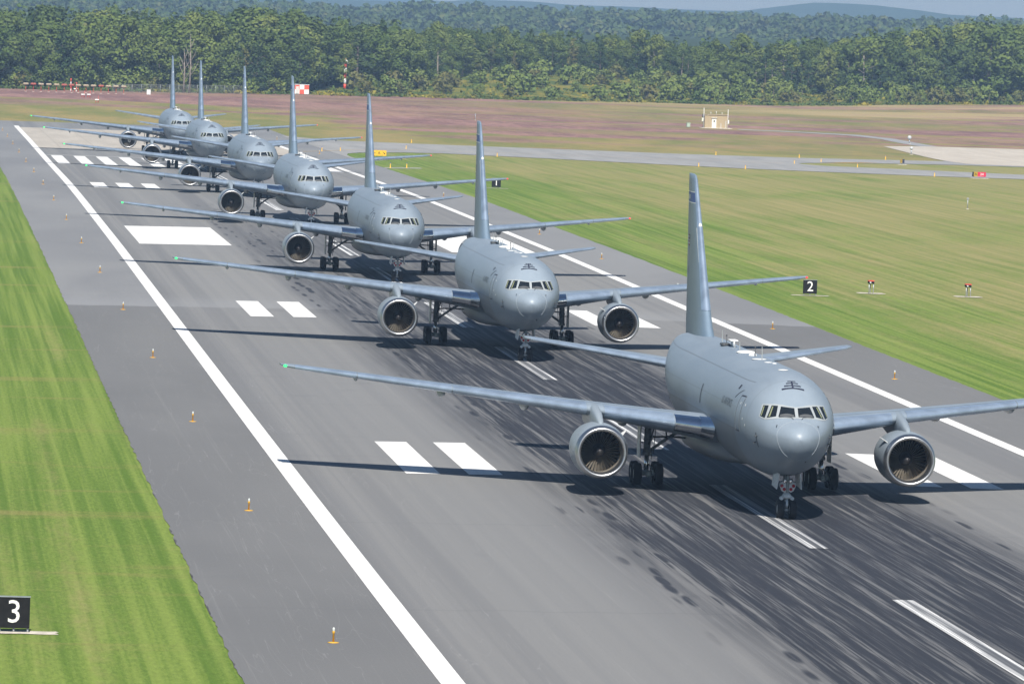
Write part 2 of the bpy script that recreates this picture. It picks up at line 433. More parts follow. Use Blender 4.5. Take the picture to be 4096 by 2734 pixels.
def ragged():
    rr = random.Random(4); L, R = [], []; y = -60.0
    while y < 1257:
        L.append((-30.2+rr.uniform(-.08, .06), y)); R.append((30.2+rr.uniform(-.06, .08), y)); y += rr.uniform(.6, 1.8) if 200 < y < 520 else 4.0
    return L[::-1] + R
runway = sheet("runway", [ragged()], .030, runway_material())
tag(runway, 'grey asphalt runway with dark tyre rubber along its middle', kind='structure')
slab = sheet("concrete_slab", [rect(-22.0, 22.0, 1012, 1196)], .045, slab_material("old_concrete", (.40, .365, .315), (.47, .43, .375)))
tag(slab, 'beige concrete section of runway behind the last aircraft', kind='structure')
taxi_poly = [(29.2,1196),(36.8,1165),(47,1158),(60,1153),(80,1146),(100,1139.5),(122,1137.5),(140,1145),(154,1152),(154,1132),(170,1128),(170,1118.5),(150,1117),(135.5,1108.7),(122,1096),(115.3,1084),(114.9,1077),(117,1068.5),(124,1064),(133,1058.5),(149.5,1047),(170,1037),
             (170,1000),(143,1011),(126,1012.5),(110,1018),(96,1025.5),(80,1041),(66,1055),(50,1069),(43,1066),(37.5,1059),(34,1052),(31.5,1043),(30.4,1030),(29.8,1005),(29.2,990)]
taxi = sheet("taxiway", [taxi_poly], .052, slab_material("taxiway_asphalt", (.262, .262, .258), (.33, .325, .315), False))
tag(taxi, 'grey taxiway curving off the runway to the right', kind='structure')
apron = sheet("concrete_apron", [[(154,1156),(162.7,1284.6),(174,1297),(197,1300),(260,1300),(260,1050),(185,1100),(170,1120),(163.8,1124.5),(154.1,1131.8)]], .066, slab_material("apron_concrete", (.46, .41, .345), (.53, .48, .41)))
tag(apron, 'pale beige concrete apron at the right edge', kind='structure')
track = sheet("service_track", [[(172.5,1297),(172.7,1327),(174.0,1360),(171,1388),(160.4,1404),(149,1410),(149,1418),(161.7,1413),(175,1397),(178.4,1369),(177.6,1335),(177,1300)]], .03, slab_material("track_asphalt", (.27, .27, .27), (.33, .33, .33), False))
tag(track, 'narrow grey service track leading to the beige hut', kind='structure')
stub = sheet("light_pad_strip", [[(30.2,942.3),(30.2,946.6),(36.4,952.6),(36.4,947.6)]], .03, slab_material("strip_concrete", (.33, .33, .31), (.4, .4, .37), False))
tag(stub, 'thin pale concrete strip in the grass beside the runway', kind='structure')

marks = []
EDGE_W = .93
E0 = 75.1*FT
marks += [rect(-E0, -E0+EDGE_W, -60, 1210), rect(E0-EDGE_W, E0, -60, 1210)]
for s in (1500, 2000):
    for a, b in ((36, 42), (47, 53)):
        for k in (-1, 1): marks.append(rect(*sorted((k*a*FT, k*b*FT)), S(s+75), S(s)))
for a, b in ((36, 42), (47, 53), (58, 64)):
    for k in (-1, 1): marks.append(rect(*sorted((k*a*FT, k*b*FT)), S(575), S(500)))
for k in (-1, 1): marks.append(rect(*sorted((k*36*FT, k*66*FT)), S(1150), S(1000)))
for i in range(6):
    a = 69.5 - 11.55*i
    for k in (-1, 1): marks.append(rect(*sorted((k*a*FT, k*(a-5.9)*FT)), S(168), S(-6)))
mk = sheet("runway_markings", marks, .046, paint_material("runway_paint", (.80, .795, .775), False))
tag(mk, 'broad white painted runway stripes and blocks', kind='structure')
bar = sheet("threshold_bar", [rect(-E0+1, E0-1, S(-16), S(-9))], .062, paint_material("faded_paint", (.50, .50, .49), False))
tag(bar, 'faded white painted bar across the runway threshold', kind='structure')
cl = []
for k in range(-1, 14):
    near, far = S(2209.5 - 200*k), S(2089.4 - 200*k)
    if 60 < near < 920: cl.append(rect(-.46, .46, near, far))
cm = sheet("centre_line", cl, .056, paint_material("worn_paint", (.80, .80, .79), True))
tag(cm, 'worn white centre line dashes streaked with tyre rubber', kind='structure')
yl = []
def strip(pts, w):
    for (x0, y0), (x1, y1) in zip(pts, pts[1:]):
        L = math.hypot(x1-x0, y1-y0); nx_, ny_ = -(y1-y0)/L*w/2, (x1-x0)/L*w/2
        yl.append([(x0-nx_, y0-ny_), (x1-nx_, y1-ny_), (x1+nx_, y1+ny_), (x0+nx_, y0+ny_)])
strip([(24, 1046), (34, 1072), (48, 1092), (70, 1090), (98, 1082), (112, 1079)], .35)
for q in range(4): strip([(122.5+q*.9, 1098+q*.2), (131.5+q*.9, 1112+q*.2)], .4)
ym = sheet("taxi_lines", yl, .070, paint_material("taxi_paint", (.62, .38, .06), False))
tag(ym, 'yellow painted taxi lines on the taxiway', kind='structure')

# ------------------------------------------------------------------ small airfield objects
orange = plain("orange_paint", (.62, .24, .02), .5, var=.15)
amber = plain("amber_paint", (.68, .38, .04), .5)
steel = plain("galvanised_steel", (.42, .45, .48), .45, .6, .1)
black = plain("black_panel", (.014, .014, .015), .7, var=.2, spec=.12)
white = plain("white_panel", (.78, .78, .76), .55)
redp = plain("red_paint", (.62, .07, .04), .5, var=.1)
concrete = plain("pad_concrete", (.55, .50, .42), .9, var=.2, vs=2)
glassy = plain("clear_lens", (.55, .58, .55), .2, 0)
yellowp = plain("yellow_panel", (.80, .46, .02), .5, var=.06)

def text_mesh(name, body, size, mat, parent, mapper, align='CENTER', ext=0.0, cut=0):
    cu = bpy.data.curves.new(name, 'FONT'); cu.body = body; cu.size = size; cu.align_x = align; cu.align_y = 'CENTER'; cu.resolution_u = 3
    o = bpy.data.objects.new(name, cu); C.objects.link(o)
    dg = bpy.context.evaluated_depsgraph_get(); me = bpy.data.meshes.new_from_object(o.evaluated_get(dg))
    bpy.data.objects.remove(o); bpy.data.curves.remove(cu)
    if cut:
        bm = bmesh.new(); bm.from_mesh(me); bmesh.ops.triangulate(bm, faces=bm.faces)
        for _ in range(cut): bmesh.ops.subdivide_edges(bm, edges=[e for e in bm.edges if e.calc_length() > size*.2], cuts=1)
        bm.to_mesh(me); bm.free()
    for v in me.vertices: v.co = mapper(v.co.x, v.co.y)
    me.materials.clear(); me.materials.append(mat); me.update()
    t = bpy.data.objects.new(name, me); C.objects.link(t); t.parent = parent
    return t

ORD = ['nearest', 'second', 'third', 'fourth', 'fifth', 'sixth', 'seventh', 'eighth', 'ninth', 'tenth', 'eleventh', 'twelfth', 'thirteenth', 'fourteenth', 'fifteenth', 'sixteenth']
# runway edge lights
r = empty("edge_light")
m = MB(); m.revolve([(0, .001), (0, .22), (.025, .22), (.035, .08), (.05, .001)], (0,0,0), 'z', 20); m.build("base_plate", amber, r)
m = MB(); m.revolve([(.05, .042), (.36, .038), (.37, .055), (.44, .055), (.46, .05), (.47, .05)], (0,0,0), 'z', 14, True); m.build("stem", amber, r)
m = MB(); m.revolve([(.47, .045), (.52, .052), (.57, .048), (.61, .02), (.615, .001)], (0,0,0), 'z', 14); m.build("lens", glassy, r)
first = True
for side, nm in ((-1, 'left'), (1, 'right')):
    ys = [S(2356.8-200.6*i) for i in range(16)] if side < 0 else [S(2356.8-200.6*i) for i in range(1, 16) if i != 10]
    for i, y in enumerate(ys):
        o = r if first else copy_tree(r); first = False
        x = side*25.9
        o.location = (x, y, G(x, y)+.03)
        tag(o, f'orange edge light with clear top, {ORD[i]} along the {nm} runway shoulder', 'edge light', 'runway edge lights')

# distance boards: the number of thousands of feet left
def board(num, x, y, label):
    r = empty("distance_sign", (x, y, G(x, y)))
    m = MB(); m.box((0, .12, .80), (1.24, .22, 1.22), bev=.015); m.build("panel", black, r)
    m = MB(); m.box((0, .12, 1.425), (1.28, .26, .03)); m.build("top_rail", steel, r)
    for k in (-.55, .0, .55):
        m = MB(); m.tube([(k, .12, 0), (k, .12, .20)], .04, 8); m.build("leg", steel, r)
    text_mesh("numeral", num, 1.28, white, r, lambda u, v: Vector((u*.98+.0, -.004, .80+v)))
    p = MB(); p.patch(lambda a, b: (-1.7+3.4*a + .10*math.sin(9*b+a*7), -.55+1.1*b+.07*math.sin(13*a), .035), 10, 4); p.build("concrete_pad", concrete, r)
    tag(r, label, 'distance sign'); return r
board("3", -38.35, 239.9, 'black square sign with large white 3 in the left grass')
board("2", 37.9, 543.2, 'black square sign with large white 2 in the right grass')
board("1", 37.85, 841.5, 'black square sign with white 1 behind a wingtip')

# approach slope light boxes
r = empty("approach_slope_light")
m = MB(); m.box((0, .1, 1.02), (.52, .75, .20), bev=.04); m.build("housing", black, r)
m = MB(); m.box((0, .12, 1.165), (.56, .80, .09), bev=.03); m.build("hood", redp, r)
m = MB(); m.revolve([(0, .001), (0, .085), (.03, .085)], (-.10, -.302, 1.02), 'y', 14); m.build("lens", glassy, r)
for k, q in ((-.2, -.15), (.2, -.15), (.0, .4)):
    m = MB(); m.tube([(k, q, 0), (k, q, .92)], .035, 8); m.build("leg", steel, r)
m = MB(); m.patch(lambda a, b: (-1.25+2.5*a+.08*math.sin(8*b+5*a), -1.0+2.0*b+.1*math.sin(7*a), .04), 10, 6); m.build("concrete_pad", concrete, r)
r.location = (44.9, 552.5, G(44.9, 552.5)); tag(r, 'red topped light box on legs, nearer the sign reading 2', 'light box', 'approach slope lights')
o = copy_tree(r); o.location = (54.1, 553.6, G(54.1, 553.6)); tag(o, 'red topped light box on legs, farther right from sign reading 2', 'light box', 'approach slope lights')

# guidance signs
def arrow(m, c, ang, L, y):
    ca, sa = math.cos(ang), math.sin(ang); f = lambda u, v: (c[0]+u*ca-v*sa, y, c[1]+u*sa+v*ca)
    m.quad(f(-L/2, -L*.09), f(L*.1, -L*.09), f(L*.1, L*.09), f(-L/2, L*.09)); m.quad(f(L*.1, -L*.28), f(L/2, 0), f(L*.1, L*.28))
def guide(name, x, y, w, h, parts, label, rot=0.0, pad=True):
    r = empty(name, (x, y, G(x, y)), (0, 0, rot)); x0 = -w/2
    for i, (frac, mat, body, tm) in enumerate(parts):
        ww = w*frac
        m = MB(); m.box((x0+ww/2, .15, .28+h/2), (ww-.01, .28, h), bev=.01); m.build("panel", mat, r)
        if body and body not in '<>': text_mesh("lettering", body, h*.78, tm, r, lambda u, v, c=x0+ww/2: Vector((c+u, .002, .28+h/2+v)))
        elif body:
            m = MB(); arrow(m, (x0+ww/2, .28+h/2), math.pi if body == '<' else math.radians(-45), h*.55, .002); m.build("arrow", tm, r)
        x0 += ww
    for k in (-.4, .4):
        m = MB(); m.tube([(w*k, .15, 0), (w*k, .15, .28)], .05, 8); m.build("leg", steel, r)
    if pad:
        m = MB(); m.box((0, .1, .0), (w+.8, 1.2, .10), bev=.03); m.build("concrete_pad", concrete, r)
    tag(r, label, 'guidance sign'); return r
guide("guidance_sign", 35.1, 1020.2, 2.45, .92, [(.30, yellowp, '<', black), (.40, yellowp, 'A', black), (.30, yellowp, '>', black)], 'yellow sign with black letter and arrows beside the runway', pad=False)
guide("guidance_sign", 134.9, 1008.3, 2.3, .78, [(.10, black, '', None), (.28, plain("ochre_panel", (.40, .26, .02), .5), 'A', black), (.62, plain("crimson_panel", (.56, .02, .06), .5), '34', white)], 'red and ochre runway sign at the taxiway edge')
guide("guidance_sign", 137.4, 1103.7, .8, .75, [(.52, plain("dull_gold_panel", (.30, .20, .03), .5), '', None), (.48, plain("navy_panel", (.03, .035, .07), .5), '', None)], 'small dark blue and gold sign on the grass island')

# taxiway edge markers
r = empty("taxiway_marker")
m = MB(); m.revolve([(0, .16), (.03, .16), (.04, .07), (.62, .055), (.70, .05), (.71, .001)], (0,0,0), 'z', 12); m.build("stem", yellowp, r)
m = MB(); m.ball((0, 0, .74), .07, 10, 6); m.build("lens", plain("blue_lens", (.05, .10, .45), .2), r)
first = True
for k, (x, y) in enumerate([(31.2,945.5),(34.0,948.5),(27.8,1054.7),(31.5,1062),(45.9,1098),(52.4,1166),(58.5,1057),(90.2,1028.5),(97.3,1022),(108,1141.5),(123.8,1141),(122,1101),(113.9,1079),(122.8,1063),(127.8,1011),(141.7,1150)]):
    o = r if first else copy_tree(r); first = False
    o.location = (x, y, G(x, y)+.02)
    tag(o, 'short yellow marker post standing along the taxiway edge', 'marker post', 'taxiway edge markers')

# beige equipment hut with its antennas
HX, HY = 144.7, 1421.0
def corrugated(name, a, b, fr=18.0):
    t = NT(name); X, Y, Z = t.sep()
    w = t.math('SINE', t.math('MULTIPLY', X, fr)); n = t.noise((.6, .6, .4), 4)
    t.color(t.mix(t.math('MULTIPLY_ADD', n, .7, t.math('MULTIPLY', w, .15), clamp=True), a, b)); return t.fin(.8)
tan = corrugated("tan_siding", (.36, .28, .165), (.45, .355, .215))
r = empty("equipment_hut", (HX, HY, G(HX, HY)))
m = MB(); m.box((0, 1.6, 1.55), (5.35, 3.2, 3.0)); m.build("wall", tan, r)
m = MB(); m.box((0, 1.6, 3.12), (5.6, 3.5, .16), bev=.03); m.build("roof", plain("roof_tan", (.36, .29, .19), .8, var=.1), r)
d = MB(); d.box((-.45, -.03, 1.12), (1.05, .08, 2.15), bev=.01); d = d.build("door", plain("cream_door", (.76, .74, .66), .6), r)
m = MB(); m.box((-.45, -.085, 1.62), (.26, .03, .5)); m.build("door_window", black, d)
m = MB(); m.box((-.45, -.14, 2.42), (1.3, .3, .08)); m.build("awning", white, r)
m = MB(); m.box((-2.90, 1.1, 2.2), (.36, .9, 1.9), bev=.02); m.build("louvre", plain("louvre_dark", (.08, .09, .10), .6), r)
m = MB(); m.box((-3.15, .6, 1.9), (.35, .6, .9), bev=.03); m.build("meter_box", plain("cream_box", (.70, .68, .55), .6), r)
m = MB(); m.box((2.95, .8, 1.55), (.42, .9, .85), bev=.03); m.build("air_conditioner", white, r)
m = MB(); m.box((1.15, -.12, .62), (.30, .24, 1.2), bev=.02); m.box((2.3, -.12, .9), (.26, .24, 1.75), bev=.02); m.build("conduit_box", plain("conduit_grey", (.46, .42, .35), .6), r)
for x, h in ((-1.15, .55), (.15, .75), (1.5, .55)):
    m = MB(); m.tube([(x, 1.0, 3.19), (x, 1.0, 3.19+h)], .05, 8); m.build("roof_vent", white, r)
for x, h in ((-2.95, 4.7), (2.75, 4.45)):
    m = MB(); m.tube([(x, -.25, 0), (x, -.25, h)], .06, 8); m.build("mast", white, r)
m = MB(); m.box((0, .4, .03), (7.2, 6.0, .12), bev=.03); m.build("concrete_pad", concrete, r)
tag(r, 'beige equipment hut with cream door and antenna masts', 'hut')
ux, uy = 138.3, 1421.5
r = empty("utility_box", (ux, uy, G(ux, uy)))
gb = plain("pale_green_box", (.33, .42, .33), .6, var=.1)
m = MB(); m.box((0, .4, .52), (.85, .8, 1.0), bev=.04); m.build("cabinet", gb, r)
m = MB(); m.box((0, .4, 1.05), (.92, .88, .07), bev=.02); m.build("lid", gb, r)
m = MB(); m.box((.1, -.015, .55), (.6, .03, .8)); m.build("hatch", plain("green_hatch", (.38, .46, .37), .6), r)
tag(r, 'pale green utility box left of the beige hut', 'utility box')
for (x, y, rr, lab) in ((174.1, 1319.9, .46, 'white ball on a post beside the grey service track'), (157.0, 1213.0, .36, 'white ball on a post before the pale concrete apron')):
    r = empty("ball_sensor", (x, y, G(x, y)))
    ballm = plain("ball_grey", (.50, .52, .52), .5)
    m = MB(); m.tube([(0, 0, 0), (0, 0, 1.0)], [.14, .10], 10); m.build("post", steel, r)
    m = MB(); m.ball((0, 0, 1.0+rr*.8), rr); m.build("ball", ballm, r)
    m = MB(); m.box((0, 0, .02), (.7, .7, .1), bev=.02); m.build("base_plate", concrete, r)
    tag(r, lab, 'sensor')
def pole(name, x, y, h, mat, label, cat, top=True):
    r = empty(name, (x, y, G(x, y)))
    m = MB(); m.tube([(0, 0, 0), (0, 0, h)], [.06, .045], 8); m.build("post", mat, r)
    if top: m = MB(); m.box((0, -.02, h+.05), (.30, .16, .26), bev=.03); m.build("head", steel, r)
    m = MB(); m.revolve([(0, .22), (.05, .2), (.06, .001)], (0,0,0), 'z', 12); m.build("base_plate", concrete, r)
    return tag(r, label, cat)
pole("marker_post", 99.3, 814.5, 1.35, steel, 'thin grey post standing alone in the right grass', 'post')
pole("sensor_post", 88.2, 1423, 1.3, steel, 'small grey box on a post above a tail fin', 'post')
pole("marker_post", 57.9, 1662.0, 1.7, plain("pale_yellow_paint", (.60, .55, .22), .6), 'pale yellow post left of the chequered cabin', 'post', False)

# chequered localizer cabin
def chequer():
    t = NT("red_white_chequer"); X, Y, Z = t.sep()
    k = t.n.new("ShaderNodeTexChecker"); mp = t.n.new("ShaderNodeMapping"); mp.inputs['Location'].default_value = (.62, .35, -.05); mp.inputs['Scale'].default_value = (1, 1, 1)
    t.l.new(t.coord(), mp.inputs[0]); t.l.new(mp.outputs[0], k.inputs['Vector'])
    k.inputs['Color1'].default_value = (.80, .79, .76, 1); k.inputs['Color2'].default_value = (.72, .10, .05, 1); k.inputs['Scale'].default_value = .78
    t.l.new(k.outputs[0], t.b.inputs['Base Color']); return t.fin(.6)
r = empty("chequered_cabin", (62.6, 1664.0, G(62.6, 1664)))
m = MB(); m.box((0, 1.2, 1.35), (3.9, 2.4, 2.5)); m.build("wall", chequer(), r)
m = MB(); m.box((0, 1.2, 2.66), (4.1, 2.6, .12), bev=.03); m.build("roof", white, r)
m = MB(); m.box((-1.2, -.04, 1.15), (.85, .06, 2.0)); m.build("door", plain("grey_door", (.62, .60, .56), .6), r)
tag(r, 'red and white chequered cabin in front of the trees', 'cabin')
# banded pole
r = empty("banded_pole", (77.4, 1708.0, G(77.4, 1708)))
for k in range(5):
    m = MB(); m.tube([(0, 0, k*1.5), (0, 0, k*1.5+1.5)], .40, 10); m.build("band", redp if k % 2 == 0 else white, r)
m = MB(); m.tube([(0, 0, 7.5), (.1, 0, 8.1), (.55, 0, 7.7), (.8, 0, 7.1)], [.32, .36, .26, .12], 10); m.build("wind_sock", white, r)
m = MB(); m.ball((0, 0, 8.4), .2, 8, 6); m.build("beacon", redp, r)
tag(r, 'tall red and white banded pole before the trees', 'pole')
# localizer antenna row
r = empty("localizer_antenna")
m = MB(); m.tube([(-.75, 0, 1.95), (-.5, 0, 1.95), (.5, 0, 1.95), (.75, 0, 1.95)], [.12, .30, .30, .12], 10); m.tube([(0, -.6, 2.0), (0, .8, 2.0)], [.2, .1], 8); pod_o = m.build("pod", plain("cream_pod", (.38, .31, .21), .6), r)
m = MB(); m.tube([(0, 0, 0), (0, 0, 1.9)], .07, 8); m.build("post", redp, r)
m = MB(); m.box((0, 0, .04), (.6, .6, .1), bev=.02); m.build("base_plate", concrete, r)
redpod = plain("red_pod", (.36, .085, .055), .6)
xs = [-14.0, -12.05, -10.05, -8.05, -6.05, -4.05, -2.15, -.4, 1.6, 3.5, 5.5, 7.4, 9.4, 11.4]
for k, x in enumerate(xs):
    o = r if k == 0 else copy_tree(r)
    o.location = (x, 1580+.35*k, G(x, 1580+.35*k))
    red = k in (1, 5, 6, 10)
    if red: next(c for c in C.objects if c.parent is o and c.name.startswith("pod")).data = (globals().setdefault('_rp', (lambda me: (me.materials.clear(), me.materials.append(redpod), me)[2])(pod_o.data.copy())))
    tag(o, f'{"red" if red else "cream"} antenna pod on a red post, {ORD[k].replace("nearest", "first")} from the left end of its row', 'antenna', 'localizer antenna row')
# approach light fittings and masts near the antenna row
r = empty("approach_light")
m = MB(); m.box((0, 0, .75), (1.0, .5, .34), bev=.1); m.build("lamp_bar", white, r)
m = MB(); m.tube([(.25, 0, 0), (.25, 0, .6)], .07, 8); m.tube([(-.25, 0, 0), (-.25, 0, .6)], .07, 8); m.build("leg", redp, r)
m = MB(); m.tube([(.35, .2, 0), (.35, .2, 1.75)], .05, 8); m.build("marker_rod", redp, r)
for k, (x, y, lab) in enumerate([(-.8, 1595, 'bright white lamp bar just below the antenna row'), (-.6, 1530, 'white lamp bar, left one of the middle pair'), (.9, 1532, 'white lamp bar, right one of the middle pair'), (1.35, 1478, 'white lamp bar nearest the runway end')]):
    o = r if k == 0 else copy_tree(r); o.location = (x, y, G(x, y)); tag(o, lab, 'approach light', 'approach lights past the runway end')
for k, (x, h, lab) in enumerate([(-2.2, 3.6, 'taller red and white mast behind the antenna row'), (-.75, 2.6, 'shorter red and white mast behind the antenna row')]):
    r = empty("banded_mast", (x, 1588, G(x, 1588)))
    for q in range(4):
        m = MB(); m.tube([(0, 0, q*h/4), (0, 0, (q+1)*h/4)], .16, 8); m.build("band", redp if q % 2 else plain("pinkish_white", (.6, .5, .47), .6), r)
    tag(r, lab, 'mast')
r = empty("utility_box", (18.0, 1588, G(18, 1588)))
m = MB(); m.box((0, .3, .65), (1.0, .7, 1.3), bev=.05); m.build("cabinet", white, r)
m = MB(); m.box((0, .3, 1.33), (1.1, .8, .08), bev=.02); m.build("lid", white, r)
m = MB(); m.box((0, -.06, .62), (.7, .03, 1.0)); m.build("hatch", plain("pale_hatch", (.70, .71, .70), .6), r)
tag(r, 'white utility box by the chain link fence', 'utility box')
# chain link fence
r = empty("chain_link_fence", (0, 0, 0)); wire = plain("fence_wire", (.36, .39, .38), .6, .2)
fx = [9+2.6*i for i in range(15)]
fy = lambda x: 1597 + (x-9)*1.28
P = [Vector((x, fy(x), G(x, fy(x)))) for x in fx]
for p in P:
    m = MB(); m.tube([p, p+Vector((0, 0, 2.3))], .05, 6); m.build("fence_post", wire, r)
m = MB()
for a, b in zip(P, P[1:]):
    m.tube([a+Vector((0, 0, 2.25)), b+Vector((0, 0, 2.25))], .035, 5)
    for k in range(10): m.tube([a+Vector((0, 0, .15+.21*k)), b+Vector((0, 0, .15+.21*k))], .014, 3, False)
    for k in range(12):
        q = a.lerp(b, k/12); m.tube([q+Vector((0, 0, .1)), q+Vector((0, 0, 2.2))], .014, 3, False)
m.build("wire_mesh", wire, r)
tag(r, 'grey chain link fence along the wood on the left', 'fence')

# ------------------------------------------------------------------ tanker aircraft (local: x right in the picture, y aft, origin under the nose wheel)
def plane_paint(name, a, b, rough=.38):
    t = NT(name); X, Y, Z = t.sep()
    n = t.noise((.5, .12, .5), 4, .6); st = t.noise((1.6, .10, 2.2), 4, .65, .3, (4, 4, 1))
    c = t.mix(t.ramp(n, .3, .72), a, b)
    c = t.mix(t.math('MULTIPLY', t.ramp(st, .56, .74), .14), c, tuple(v*.72 for v in a))
    t.color(c); return t.fin(t.math('MULTIPLY_ADD', n, .14, rough-.07), 0, .5)
def fuselage_paint():
    t = NT("fuselage_paint"); X, Y, Z = t.sep()
    n = t.noise((.5, .12, .5), 4, .6); st = t.noise((1.4, .14, 1.0), 4, .65, .3, (4, 4, 1))
    c = t.mix(t.ramp(n, .3, .72), (.220, .270, .325), (.255, .306, .362))
    c = t.mix(t.math('MULTIPLY', t.ramp(st, .50, .74), .22), c, (.17, .20, .235))
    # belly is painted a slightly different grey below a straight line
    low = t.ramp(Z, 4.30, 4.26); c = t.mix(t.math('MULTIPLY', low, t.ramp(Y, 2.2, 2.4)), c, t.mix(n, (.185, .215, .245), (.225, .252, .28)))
    # skin joints: rings round the body and lines along it
    def ln(v, p, w): return t.ramp(t.math('ABSOLUTE', t.math('SUBTRACT', v, p)), w, w*.35)
    rings = t.math('MULTIPLY', t.ramp(t.math('PINGPONG', Y, 2.75), .036, .010), .42)
    lines = t.math('MAXIMUM', ln(Z, 6.62, .028), t.math('MAXIMUM', ln(Z, 5.35, .016), ln(Z, 4.28, .034)))
    lines = t.math('MULTIPLY', lines, t.ramp(Y, 1.5, 2.0, 0, .75))
    c = t.mix(t.math('MAXIMUM', rings, lines), c, (.13, .145, .16))
    vm = t.n.new("ShaderNodeVectorMath"); vm.operation = 'SCALE'; t.l.new(c, vm.inputs[0]); t.l.new(t.math('MULTIPLY_ADD', t.rand(), .09, .955), vm.inputs['Scale']); c = vm.outputs[0]
    t.color(c); return t.fin(t.math('MULTIPLY_ADD', n, .14, .36), 0, .45)
grey = plane_paint("aircraft_grey", (.220, .270, .325), (.255, .306, .362))
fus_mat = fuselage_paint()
fin_grey = plane_paint("fin_grey", (.165, .228, .30), (.20, .265, .335))
under = plane_paint("engine_grey", (.24, .285, .325), (.28, .325, .365))
polished = plain("polished_metal", (.66, .70, .76), .20, 1.0, .06)
polished_lip = plain("brushed_lip_metal", (.52, .53, .54), .38, 1.0, .05)
slat_blue = plain("slat_metal", (.36, .45, .57), .32, .5, .14, 1.2)
tyre = plain("tyre_rubber", (.014, .014, .016), .75, var=.3)
hub = plain("wheel_hub", (.38, .40, .42), .45, .3, .15)
gear_grey = plain("gear_grey", (.30, .32, .33), .5, .2, .25, 6)
gear_white = plain("gear_white", (.62, .65, .66), .45, .0, .12, 6)
gear_dark = plain("gear_dark", (.07, .075, .08), .6, .1, .3, 6)
chrome = plain("chrome", (.85, .85, .86), .12, 1.0)
lens_red = plain("red_cover", (.40, .015, .025), .45)
dark_glass = plain("cockpit_glass", (.012, .016, .020), .06, 0, 0, spec=.6)
frame_mat = plain("window_frame", (.33, .36, .375), .5)
cabin = plain("cabin_trim", (.22, .24, .13), .8)
ink = plain("dark_stencil", (.022, .026, .05), .6)
ink_soft = plain("grey_stencil", (.085, .10, .12), .6)
seam = plain("panel_seam", (.10, .115, .13), .6)
pale_line = plain("radome_seam", (.34, .385, .42), .5)
fan_metal = plain("fan_blade", (.34, .305, .25), .45, .45, .15)
liner = plain("inlet_liner", (.25, .225, .19), .6, .1, .15)
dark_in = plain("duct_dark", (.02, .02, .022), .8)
exhaust = plain("exhaust_metal", (.16, .14, .13), .45, .8, .3)
white_ant = plain("antenna_white", (.80, .80, .78), .4)
nav_green = glow("green_lamp", (.02, 1.0, .16), 2.0)
nav_red = glow("red_lamp", (1.0, .04, .03), 1.2)

def fz(x, y, up=True):
    """skin height at (x, y)"""
    hw, tp, bt, md = section(y-NOSE); q = math.sqrt(max(0, 1-min(1, (x/hw)**2)))
    return md + (tp-md)*q if up else md-(md-bt)*q
def fx(y, z, side):
    hw, tp, bt, md = section(y-NOSE); v = (z-md)/((tp-md) if z > md else (md-bt))
    return side*hw*math.sqrt(max(0, 1-v*v))
def fy(x, z):
    """skin y at (x, z) on the nose"""
    a, b = 0.0, 9.0
    for _ in range(45):
        m = (a+b)/2
        if inside(x, m, z) < 0: b = m
        else: a = m
    return b+NOSE
def on_nose(x, z, off):
    e = .03; y = fy(x, z)
    dx = (fy(x+e, z)-fy(x-e, z))/(2*e); dz = (fy(x, z+e)-fy(x, z-e))/(2*e)
    n = Vector((dx, -1, dz)).normalized()
    return Vector((x, y, z)) + n*off
def on_side(y, z, s, off):
    x = fx(y, z, s); hw, tp, bt, md = section(y-NOSE)
    h = (tp-md) if z > md else (md-bt)
    n = Vector((x/hw**2, 0, (z-md)/h**2)).normalized()
    return Vector((x, y, z)) + n*off
def on_top(x, y, off): return Vector((x, y, fz(x, y)+off))
def bil(c, u, v):
    a = Vector(c[0]).lerp(Vector(c[1]), u); b = Vector(c[3]).lerp(Vector(c[2]), u); return a.lerp(b, v)

root = empty("tanker_aircraft")
# fuselage
TS = [0, .015, .04, .08, .12, .2, .3, .45, .6, .8, 1.0, 1.25, 1.5, 1.75, 2.0, 2.25, 2.5, 2.8, 3.1, 3.5, 3.9, 4.4, 5, 5.6, 6.3, 7.2, 8.5] + [10+1.5*i for i in range(14)] + [31, 32.5, 34, 35.5, 37, 38.5, 40, 41.5, 43, 44.5, 46, 47.0, 47.6]
def fring(t, n=72):
    hw, tp, bt, md = section(t); R = []
    for j in range(n):
        a = 2*math.pi*j/n; c, s = math.cos(a), math.sin(a)
        R.append((hw*c, t+NOSE, md + (tp-md if s > 0 else md-bt)*s))
    return R
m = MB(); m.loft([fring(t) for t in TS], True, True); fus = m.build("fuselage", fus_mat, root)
m = MB(); m.revolve([(0, .24), (.25, .20), (.26, .001)], (0, 47.55+NOSE, 6.38), 'y', 16); m.build("exhaust_cone", exhaust, fus)
# belly fairing round the wing root
rings = []
for y, w, b, t in [(9.6, .3, 2.05, 2.3), (10.6, 1.1, 1.86, 2.7), (11.8, 1.8, 1.78, 3.1), (13.4, 2.35, 1.68, 3.35), (15.5, 2.62, 1.62, 3.45), (18, 2.68, 1.60, 3.45), (21.5, 2.62, 1.62, 3.4), (24, 2.3, 1.72, 3.1), (26, 1.5, 1.9, 2.7), (27.2, .3, 2.1, 2.4)]:
    zc = (b+t)/2; rings.append([(w*math.copysign(abs(math.cos(a))**.75, math.cos(a)), y, zc+(t-b)/2*math.copysign(abs(math.sin(a))**.8, math.sin(a))) for a in (2*math.pi*j/40 for j in range(40))])
m = MB(); m.loft(rings, True, True); m.build("belly_fairing", plane_paint("belly_grey", (.235, .26, .285), (.28, .30, .32)), root)
